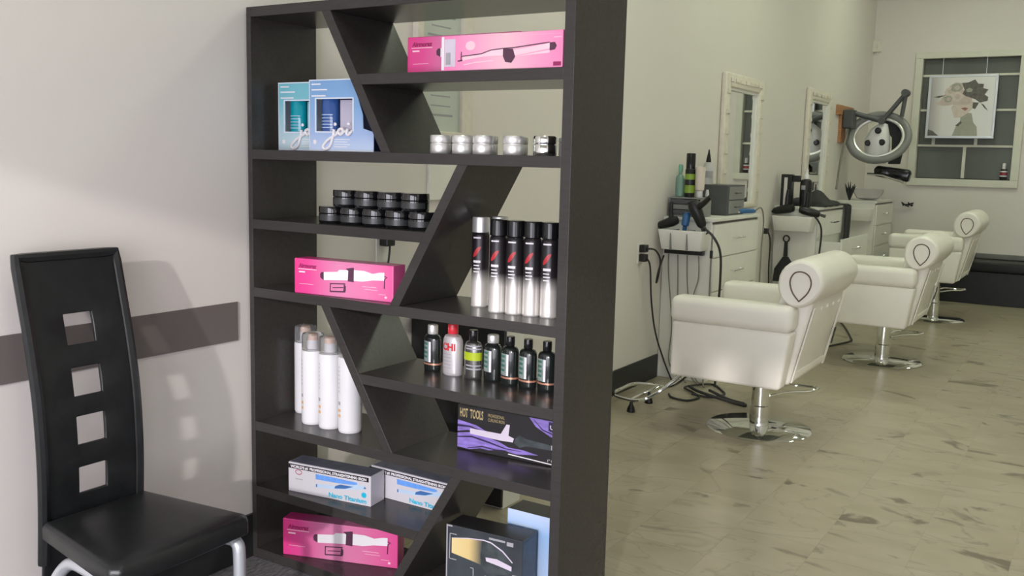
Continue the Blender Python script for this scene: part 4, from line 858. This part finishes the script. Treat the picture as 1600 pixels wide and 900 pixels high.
# mirrors
def wall_mirror(label, y0, y1, z0, z1):
    t = thing('wall_mirror', label, 'mirror', (0, y0, 0), group='tall white framed mirrors'); w = y1 - y0; f = 0.115
    fr = MB()
    fr.box(0, 0.045, 0, f, z0, z1).box(0, 0.045, w - f, w, z0, z1).box(0, 0.045, f, w - f, z1 - f, z1).box(0, 0.045, f, w - f, z0, z0 + 0.05)
    obj('frame', fr, 'mirror_frame', t, bevel=0.014, segs=3)
    q = MB()
    for k in range(6):
        zz = z0 + 0.15 + (z1 - z0 - 0.3) * k / 5
        for yy in (f / 2, w - f / 2): q.box(0.044, 0.054, yy - 0.035, yy + 0.035, zz - 0.018, zz + 0.018)
    for k in range(7): q.box(0.044, 0.056, f + (w - 2 * f) * k / 6 - 0.03, f + (w - 2 * f) * k / 6 + 0.03, z1 - f * .65, z1 - f * .35)
    obj('carved_ornament', q, 'mirror_frame', t, bevel=0.006, kind='stuff')
    obj('inner_moulding', MB().box(0.01, 0.03, f, f + 0.02, z0 + 0.05, z1 - f).box(0.01, 0.03, w - f - 0.02, w - f, z0 + 0.05, z1 - f).box(0.01, 0.03, f + 0.02, w - f - 0.02, z1 - f - 0.02, z1 - f), 'white', t)
    obj('mirror_glass', MB().box(0.004, 0.010, f, w - f, z0 + 0.05, z1 - f), 'mirror', t)
wall_mirror('tall carved white mirror above the first styling station', 4.92, 5.89, 1.18, 2.28)
wall_mirror('tall carved white mirror above the middle styling station', 7.36, 8.26, 1.18, 2.34)

# second station things
outlet('white wall outlet with a black plug left of the middle styling station', 6.20, 0.95, [0.0])
cord('power_cord', [(0.055, 6.20, 0.94), (0.07, 6.23, 0.85), (0.05, 6.30, 0.6), (0.05, 6.36, 0.3), (0.06, 6.40, 0.02)], 0.007, 'cable', 'black cord dropping from the outlet beside the middle station')
cord('power_cord', [(0.04, 6.34, 1.02), (0.045, 6.38, 0.9), (0.04, 6.40, 0.7), (0.07, 6.36, 0.4), (0.06, 6.42, 0.05)], 0.009, 'cable_grey', 'grey cord hanging left of the middle tool bin')
t = thing('dustpan', 'black triangular dustpan with a loop handle hung on the end of the middle station', 'dustpan', (0, 6.515, 0))
obj('pan', MB().prism_y([(0.035, 0.46), (0.29, 0.46), (0.27, 0.56), (0.165, 0.70), (0.12, 0.70), (0.045, 0.58)], -0.030, 0.0), 'dark_grey', t, bevel=0.006)
obj('handle', MB().prism_y([(0.122, 0.702), (0.160, 0.702), (0.155, 0.84), (0.125, 0.84)], -0.026, -0.008), 'dark_grey', t, bevel=0.004)
obj('loop', MB().tube([(0.140 + 0.028 * math.sin(2 * PI * k / 14), -0.016, 0.868 - 0.030 * math.cos(2 * PI * k / 14)) for k in range(14)], 0.007, 6, closed=True), 'dark_grey', t, smooth=True)
t = thing('clipper_stand', 'black upright stand with a silver stripe on the middle station', 'stand', (0.10, 6.56, TOP)); obj('tower', MB().box(-0.05, 0.05, -0.04, 0.05, 0, 0.30), 'black', t, bevel=0.005); obj('silver_stripe', MB().box(-0.018, 0.012, -0.046, -0.0405, 0.01, 0.27), 'alu', t); obj('top_arm', MB().box(0.051, 0.12, -0.02, 0.03, 0.23, 0.29), 'black', t, bevel=0.006)
t = bottle('pump_bottle', 'black pump bottle with a white top on the middle station', (0.265, 6.60, TOP), [(0.05, 0), (0.055, 0.006), (0.055, 0.22), (0.045, 0.25), (0.02, 0.26)], 'black', [(0.026, 0.2605), (0.022, 0.30), (0.010, 0.32), (0.008, 0.36)], 'white_plastic')
obj('label_mark', MB().band(0.0556, 0.16, 0.20, -PI * .7, -PI * .45, 5), 'print_grey', t, smooth=True)
dryer('black hair dryer lying across the middle tool bin', (0.13, 6.45, 1.150), (1.35, 0.0, 1.45), s=1.0)
dryer('black hair dryer hanging its grip over the right of the middle tool bin', (0.335, 6.45, 1.140), (1.3, 0.15, -1.35), s=0.95)
# black cloths
def cloth(label, pts_fn, nu, nv, thick=0.012):
    mb = MB()
    for i in range(nu + 1):
        for j in range(nv + 1): mb.v.append(pts_fn(i / nu, j / nv))
    for i in range(nu):
        for j in range(nv): mb.f.append((i * (nv + 1) + j, (i + 1) * (nv + 1) + j, (i + 1) * (nv + 1) + j + 1, i * (nv + 1) + j + 1))
    o = obj('salon_cape', mb, 'dark_grey', smooth=True); md = o.modifiers.new('solid', 'SOLIDIFY'); md.thickness = thick; md.offset = 1
    return tag(o, label, 'cape', 'black salon capes')
def heap(u, v):
    x = 0.04 + 0.40 * u; y = 6.70 + 0.62 * v
    zz = TOP + 0.002 + 0.14 * math.sin(PI * min(1, max(0, u))) ** .6 * math.sin(PI * v) ** .7 * (0.75 + 0.25 * math.sin(9 * u + 5 * v)) + 0.004 * math.sin(17 * v)
    return (x, y, max(zz, TOP + 0.001))
cloth('black cape heaped on the worktop of the middle station', heap, 14, 16)
def hang(u, v):
    y = 7.40 + 0.20 * v; L2 = 0.62 * u
    if L2 < 0.24: x, z = 0.20 + L2, TOP + 0.004
    else: x, z = 0.448 + 0.012 * math.sin(9 * v), TOP + 0.004 - (L2 - 0.24)
    return (x, y + 0.03 * math.sin(3 * u), z)
cloth('black cape hanging over the drawer front of the middle station', hang, 22, 8, 0.008)
t = thing('glass_jar', 'pale glass jar with dark combs beside the middle mirror', 'jar', (0.13, 7.40, TOP)); obj('jar', MB().lathe([(0.05, 0), (0.055, 0.004), (0.055, 0.13), (0.050, 0.135)], 20), 'frost', t, smooth=True); obj('comb', MB().box(-0.012, -0.006, -0.02, 0.02, 0.1355, 0.22).box(0.014, 0.02, -0.016, 0.016, 0.1355, 0.20), 'black', t)
cord('dryer_cord', [(0.36, 6.45, 1.12), (0.43, 6.46, 1.06), (0.455, 6.52, 0.95), (0.45, 6.50, 0.7), (0.44, 6.49, 0.4), (0.45, 6.48, 0.1), (0.50, 6.44, 0.008)], 0.009, 'cable', 'black dryer cord hanging at the corner of the middle station')
# third station things
t = thing('spiky_plant', 'small dark spiky ornament left of the third tool bin', 'ornament', (0.12, 9.03, TOP))
for k in range(7):
    a = 2 * PI * k / 7; obj('leaf', MB().tube([(0, 0, 0), (0.03 * math.cos(a), 0.03 * math.sin(a), 0.10), (0.06 * math.cos(a), 0.06 * math.sin(a), 0.17 + 0.02 * (k % 3))], [0.008, 0.014, 0.003], 6), 'dark_grey', t, smooth=True)
t = thing('glass_bowl', 'clear glass bowl on the third station under the ring dryer', 'bowl', (0.25, 9.38, TOP)); obj('bowl', MB().lathe([(0.07, 0), (0.13, 0.02), (0.17, 0.09), (0.175, 0.13), (0.168, 0.13), (0.16, 0.09), (0.12, 0.028), (0, 0.02)], 26), 'clear', t, smooth=True)

# ------------------------------------------------------------------ ring dryer on its wall bracket
t = thing('wooden_bracket', 'orange wooden T-shaped bracket on the wall behind the ring dryer', 'bracket', (0, 8.60, 0))
obj('cross_board', MB().box(0, 0.035, 0, 0.72, 2.135, 2.245), 'bracket', t, bevel=0.004); obj('upright_board', MB().box(0, 0.032, 0.16, 0.40, 1.83, 2.1345), 'bracket', t, bevel=0.004)
rd = thing('ring_dryer', 'grey swing-arm ring hair dryer mounted on the wall by the window', 'hair dryer', (0, 0, 0))
obj('wall_mount', MB().box(0.036, 0.15, 8.78, 8.98, 1.99, 2.20), 'grey', rd, bevel=0.015)
obj('arm', MB().tube([(0.12, 8.90, 2.165), (0.28, 8.95, 2.12), (0.42, 9.0, 2.08)], 0.030, 10), 'grey', rd, smooth=True)
obj('arm', MB().tube([(0.42, 9.02, 2.085), (0.53, 9.03, 2.23), (0.645, 9.04, 2.385)], 0.026, 10), 'grey', rd, smooth=True)
obj('joint', MB().tube([(0.645, 8.985, 2.39), (0.645, 9.10, 2.39)], 0.042, 12), 'grey', rd, smooth=True); obj('joint', MB().tube([(0.42, 8.955, 2.08), (0.42, 9.07, 2.08)], 0.038, 12), 'grey', rd, smooth=True)
obj('drop_link', MB().tube([(0.645, 9.04, 2.37), (0.635, 9.03, 2.24), (0.625, 9.02, 2.13)], 0.024, 8), 'grey', rd, smooth=True)
rc = Vector((0.40, 8.98, 1.895)); ring = []; ring2 = []
ax = Vector((1, 0.10, 0.10)).normalized(); az = Vector((-0.12, 0.35, 0.93)); az = (az - ax * az.dot(ax)).normalized()
for k in range(40):
    a = 2 * PI * k / 40; ring.append(rc + 0.315 * math.cos(a) * ax + 0.275 * math.sin(a) * az); ring2.append(rc + 0.265 * math.cos(a) * ax + 0.230 * math.sin(a) * az)
obj('ring', MB().tube(ring, 0.042, 10, closed=True), 'grey_light', rd, smooth=True)
obj('ring_rim', MB().tube(ring2, 0.020, 8, closed=True), 'alu', rd, smooth=True)
obj('back_post', MB().prism_y([(0.50, 1.60), (0.63, 1.60), (0.68, 1.95), (0.62, 2.14), (0.46, 2.12), (0.40, 2.05), (0.52, 1.90), (0.53, 1.75)], 9.09, 9.14), 'dark_grey', rd, bevel=0.01)
obj('control_box', MB().prism_y([(0.37, 1.46), (0.74, 1.40), (0.76, 1.50), (0.74, 1.54), (0.40, 1.58), (0.36, 1.54)], 9.04, 9.16), 'black_gloss', rd, bevel=0.02, segs=3)
obj('chrome_rod', MB().tube([(0.30, 9.02, 1.485), (0.45, 9.02, 1.475), (0.70, 9.02, 1.395)], 0.014, 8), 'chrome', rd, smooth=True)
hd = obj('dryer_hood', MB().tube([(0.385, 9.06, 1.60), (0.38, 9.06, 1.72), (0.375, 9.06, 1.85), (0.40, 9.06, 1.96), (0.44, 9.06, 2.06)], [0.10, 0.135, 0.145, 0.11, 0.04], 16), 'white_plastic', rd, smooth=True)
for (x, z) in ((0.30, 1.83), (0.45, 1.84), (0.40, 1.97)): obj('vent', MB().lathe([(0.036, -0.02), (0.036, 0.0), (0.02, 0.012)], 12).mesh('vent'), 'black', hd, loc=(x, 8.93, z)).rotation_euler = (PI / 2, 0, 0)
obj('cable', MB().tube(smooth_path([(0.10, 8.84, 2.02), (0.09, 8.80, 1.90), (0.06, 8.72, 1.6), (0.05, 8.66, 1.3)], 6), 0.012, 6), 'cable_grey', rd, smooth=True)

# ------------------------------------------------------------------ portrait in front of the window
pc = thing('portrait_picture', 'square silver portrait of a woman in a flower headdress hung before the window', 'picture', (0.69, BACK_Y - 0.075, 1.93))
PW, PH = 0.76, 0.755
obj('canvas', MB().box(0.03, PW - 0.03, 0.004, 0.03, 0.03, PH - 0.03), 'canvas', pc)
obj('frame', MB().box(0, PW, 0, 0.035, 0, 0.03).box(0, PW, 0, 0.035, PH - 0.03, PH).box(0, 0.03, 0, 0.035, 0.03, PH - 0.03).box(PW - 0.03, PW, 0, 0.035, 0.03, PH - 0.03), 'silver', pc, bevel=0.004)
def art(name, pts, m, k=1.0):
    q = [((x - 90) / 850 * PW, (830 - z) / 760 * PH) for x, z in pts]
    return obj(name, MB().poly(q, 0.004 - 0.0008 * k), m, pc)
for xx in (0.14, 0.62): obj('hanging_wire', MB().box(xx - 0.003, xx + 0.003, 0.030, 0.0395, PH - 0.02, 0.975), 'silver', pc)
art('painted_shoulders', [(430, 800), (470, 690), (530, 640), (680, 640), (725, 690), (740, 800)], 'art_olive', 1)
art('painted_neck', [(515, 645), (520, 560), (560, 520), (650, 530), (680, 640)], 'art_olive', 2)
art('painted_face', [(395, 470), (420, 400), (660, 380), (660, 470), (600, 530), (520, 580), (440, 585)], 'art_skin', 3)
art('painted_petals', [(300, 300), (360, 200), (430, 160), (500, 170), (540, 280), (640, 350), (640, 410), (480, 430), (350, 420), (250, 380)], 'art_blush', 4)
for k, (cx_, cz_, rr, mm) in enumerate([(360, 270, 62, 'art_skin'), (440, 225, 68, 'art_olive'), (455, 330, 74, 'art_skin'), (345, 360, 52, 'art_olive'), (560, 385, 60, 'art_blush')]):
    art('painted_petal', [(cx_ + rr * (1 + 0.14 * math.sin(5 * a + k)) * math.cos(a), cz_ + rr * 0.8 * math.sin(a)) for a in [2 * PI * i / 18 for i in range(18)]], mm, 4.3 + 0.1 * k)
    art('painted_petal', [(cx_ + 8 + rr * 0.5 * (1 + 0.2 * math.sin(4 * a + k)) * math.cos(a), cz_ + rr * 0.42 * math.sin(a)) for a in [2 * PI * i / 14 for i in range(14)]], 'art_blush', 4.36 + 0.1 * k)
art('painted_bloom', [(500, 170), (580, 165), (660, 130), (700, 180), (770, 185), (765, 235), (830, 250), (790, 310), (835, 340), (830, 385), (740, 405), (680, 365), (560, 325), (520, 300), (540, 250)], 'art_grey', 5)
art('painted_bloom_heart', [(560, 250), (600, 228), (640, 245), (630, 275), (575, 280)], 'art_olive', 6)
art('painted_leaf', [(160, 335), (230, 318), (310, 315), (230, 345)], 'art_grey', 5); art('painted_leaf', [(190, 400), (250, 380), (360, 400), (400, 430), (300, 440), (210, 420)], 'art_blush', 5)
art('painted_leaf', [(750, 410), (790, 430), (850, 505), (800, 470)], 'art_grey', 5); art('painted_lips', [(515, 470), (560, 460), (605, 470), (570, 502)], 'art_red', 6)
art('painted_hair', [(655, 400), (730, 405), (690, 480), (655, 470)], 'art_grey', 6); art('painted_collar', [(460, 680), (520, 625), (545, 640), (500, 685)], 'art_grey', 6); art('painted_smoke', [(110, 800), (110, 720), (180, 740), (260, 800)], 'art_grey', 2)
t = bottle('striped_bottle', 'small red, white and black striped bottle on the window sill', (1.585, BACK_Y + 0.018, WZ0), [(0.036, 0), (0.040, 0.004), (0.040, 0.12), (0.03, 0.135)], 'black', [(0.02, 0.1355), (0.02, 0.20), (0.016, 0.205)], 'white_plastic', sy=0.45)
for k, mm in enumerate(('print_white', 'red', 'print_white')): obj('stripe', MB().band(0.0405, 0.045 + k * 0.026, 0.060 + k * 0.026, -PI, 0, 14, sy=0.46), mm, t, smooth=True)
t = thing('alarm_sensor', 'small beige sensor high in the corner of the room', 'sensor', (0.0, BACK_Y, 3.06)); obj('housing', MB().prism_z([(0.0, -0.10), (0.10, 0.0), (0, 0)], -0.075, 0.075), 'mirror_frame', t, bevel=0.012); obj('lens', MB().box(0.042, 0.062, -0.062, -0.042, -0.03, 0.02), 'white_plastic', t)
t = thing('wall_hook', 'tiny dark plant sprig beside the third station', 'ornament', (0.56, BACK_Y - 0.012, 1.08)); obj('stem', MB().tube([(0, 0, 0), (-0.04, -0.03, 0.02), (0.06, -0.04, 0.05)], 0.008, 6), 'dark_grey', t); 
for k in range(4): obj('leaf', MB().tube([(0.03 * k - 0.05, -0.03, 0.02), (0.04 * k - 0.08, -0.05, 0.06 - 0.03 * (k % 2))], [0.018, 0.004], 6), 'dark_grey', t)

# bench along the end wall
bn = thing('wall_bench', 'long black upholstered bench along the end wall', 'bench', (0, 0, 0))
obj('base', MB().box(0.62, 5.15, 9.76, 10.285, 0.0, 0.38), 'bench', bn, bevel=0.006); obj('cushion', MB().box(0.60, 5.17, 9.74, 10.285, 0.384, 0.50), 'bench', bn, bevel=0.02, segs=3)
obj('sheen_strip', MB().box(0.60, 5.17, 10.20, 10.286, 0.502, 0.56), 'bench_sheen', bn, bevel=0.008)  # added strip: the bench top's reflected light put into its grey

# ------------------------------------------------------------------ salon chairs
def salon_chair():
    t = thing('salon_chair', 'x', 'chair', group='white salon chairs in a row')
    obj('base_disc', MB().lathe([(0.30, 0), (0.305, 0.006), (0.295, 0.014), (0.10, 0.022), (0.06, 0.026)], 48), 'chrome', t, smooth=True)
    obj('column', MB().lathe([(0.056, 0.0265), (0.056, 0.14), (0.050, 0.145), (0.050, 0.345)], 28), 'chrome', t, smooth=True)
    lv = MB().tube(smooth_path([(0.05, 0.02, 0.20), (0.12, 0.16, 0.205), (0.20, 0.24, 0.205), (0.235, 0.28, 0.21), (0.245, 0.36, 0.21), (0.18, 0.39, 0.205), (0.04, 0.34, 0.205), (0.0, 0.10, 0.20), (0.0, 0.03, 0.20)], 5), 0.008, 8)
    obj('pump_lever', lv, 'chrome', t, smooth=True)
    obj('seat_plate', MB().box(-0.16, 0.14, -0.14, 0.22, 0.3455, 0.356), 'grey_light', t)
    for s, (ya, yb) in enumerate(((-0.42, -0.29), (0.42, 0.55))):
        a = obj('armrest', MB().prism_y([(-0.41, 0.340), (0.225, 0.340), (0.27, 0.66), (-0.41, 0.66)], ya, yb), 'white_vinyl', t, bevel=0.02, segs=3)
        obj('arm_pad', MB().box(-0.425, 0.275, ya - 0.015, yb + 0.015, 0.655, 0.805), 'white_vinyl', a, bevel=0.045, segs=4)
    obj('seat', MB().box(-0.43, 0.13, -0.285, 0.415, 0.357, 0.55), 'white_vinyl', t, bevel=0.03, segs=3)
    bk = obj('backrest', MB().prism_y([(0.10, 0.552), (0.14, 0.357), (0.236, 0.342), (0.345, 0.82), (0.22, 0.92), (0.17, 0.90)], -0.285, 0.415), 'white_vinyl', t, bevel=0.025, segs=3)
    for y in (-0.27, 0.385):
        obj('back_border', MB().add([(0.242, y, 0.36), (0.252, y, 0.36), (0.352, y, 0.79), (0.342, y, 0.79), (0.242, y + 0.03, 0.36), (0.252, y + 0.03, 0.36), (0.352, y + 0.03, 0.79), (0.342, y + 0.03, 0.79)], [(0, 1, 2, 3), (7, 6, 5, 4), (1, 5, 6, 2), (0, 3, 7, 4), (2, 6, 7, 3), (0, 4, 5, 1)]), 'white_vinyl', bk, bevel=0.004)
    obj('back_border', MB().box(0.247, 0.262, -0.24, 0.385, 0.385, 0.415), 'white_vinyl', bk, bevel=0.004)
    for k in range(5): obj('tuft_button', MB().lathe([(0.014, -0.006), (0.014, 0.0), (0.006, 0.006)], 10).mesh('tuft_button'), 'white_vinyl', bk, loc=(0.333, -0.20 + 0.135 * k, 0.765), smooth=True).rotation_euler = (0, PI / 2 - .22, 0)
    obj('side_gap', MB().prism_y([(0.300, 0.50), (0.306, 0.50), (0.325, 0.60), (0.319, 0.60)], 0.34, 0.365), 'black', bk)
    # rolled head cushion with a rounded end
    r = MB(); n = 26; sec = [(-0.365, 0.84), (-0.359, 0.91), (-0.340, 0.97), (-0.30, 1.0), (0.41, 1.0), (0.445, 0.97), (0.464, 0.91), (0.47, 0.84)]
    cxr, czr = 0.287, 0.930
    for y, k in sec:
        for j in range(n):
            a = 2 * PI * j / n; w = 1.0 if math.sin(a) > 0 else 1.0 + 0.12 * abs(math.sin(a))
            wr = 1 + (0.018 * math.sin(26 * y) if (math.cos(a) > 0 and -0.2 < y) else 0)
            r.v.append((cxr + 0.126 * k * wr * math.cos(a) - (0.02 * k if math.sin(a) < 0 else 0) * abs(math.sin(a)), y, czr + 0.126 * k * w * math.sin(a)))
    for i in range(len(sec) - 1):
        for j in range(n): r.f.append((i * n + j, i * n + (j + 1) % n, (i + 1) * n + (j + 1) % n, (i + 1) * n + j))
    r.f.append(tuple(range(n))); r.f.append(tuple((len(sec) - 1) * n + j for j in reversed(range(n))))
    rl = obj('head_roll', r, 'white_vinyl', t, smooth=True)
    rl.data.polygons[len(rl.data.polygons) - 1].use_smooth = False; rl.data.polygons[len(rl.data.polygons) - 2].use_smooth = False
    for y in (-0.3665, 0.4715):
        pts = [(cxr + 0.000 + x * 0.95, y, czr - 0.008 + z * 0.95) for x, z in [(p.x, p.z) for p in smooth_path([(0, 0, -0.095), (-0.040, 0, -0.045), (-0.056, 0, 0.015), (-0.036, 0, 0.062), (0.006, 0, 0.074), (0.046, 0, 0.055), (0.062, 0, 0.010), (0.044, 0, -0.045), (0, 0, -0.095)], 5)][:-1]]
        obj('nailhead_trim', MB().tube(pts, 0.0042, 6, closed=True), 'piping', rl, smooth=True)
    return t
ch = salon_chair(); ch.location = (1.05, 2.99, 0); ch['label'] = 'white salon chair nearest the camera, right of the shelf'
dup(ch, (1.245, 5.55, 0), label='white salon chair in the middle of the row')
c3 = dup(ch, (1.235, 8.20, 0), label='white salon chair furthest back, raised higher, by the bench')
for c in c3.children:                                  # pumped up higher than the other two
    if c.name.startswith('column'): c.scale.z = 1.27; c.location.z = -0.007
    elif not c.name.startswith('base_disc'): c.location.z += 0.09
# chrome footrest in front of the first chair
t = thing('chrome_footrest', 'chrome tube footrest with black feet on the floor left of the first salon chair', 'footrest', (0, 0, 0))
obj('loop_tube', MB().tube(smooth_path([(0.60, 3.20, 0.30), (0.45, 3.28, 0.16), (0.34, 3.30, 0.085), (0.20, 3.30, 0.080), (0.11, 3.24, 0.080), (0.105, 3.05, 0.080), (0.12, 2.93, 0.080), (0.20, 2.86, 0.080), (0.34, 2.85, 0.085), (0.46, 2.90, 0.16), (0.60, 2.95, 0.30)], 6), 0.0115, 8), 'chrome', t, smooth=True)
obj('cross_tube', MB().tube([(0.275, 2.856, 0.082), (0.275, 3.30, 0.082)], 0.009, 8), 'chrome', t, smooth=True)
for y in (2.86, 3.13): obj('foot', MB().lathe([(0.026, 0), (0.028, 0.006), (0.022, 0.028), (0.011, 0.05), (0.009, 0.073)], 12, (0.278, y)), 'black', t, smooth=True)
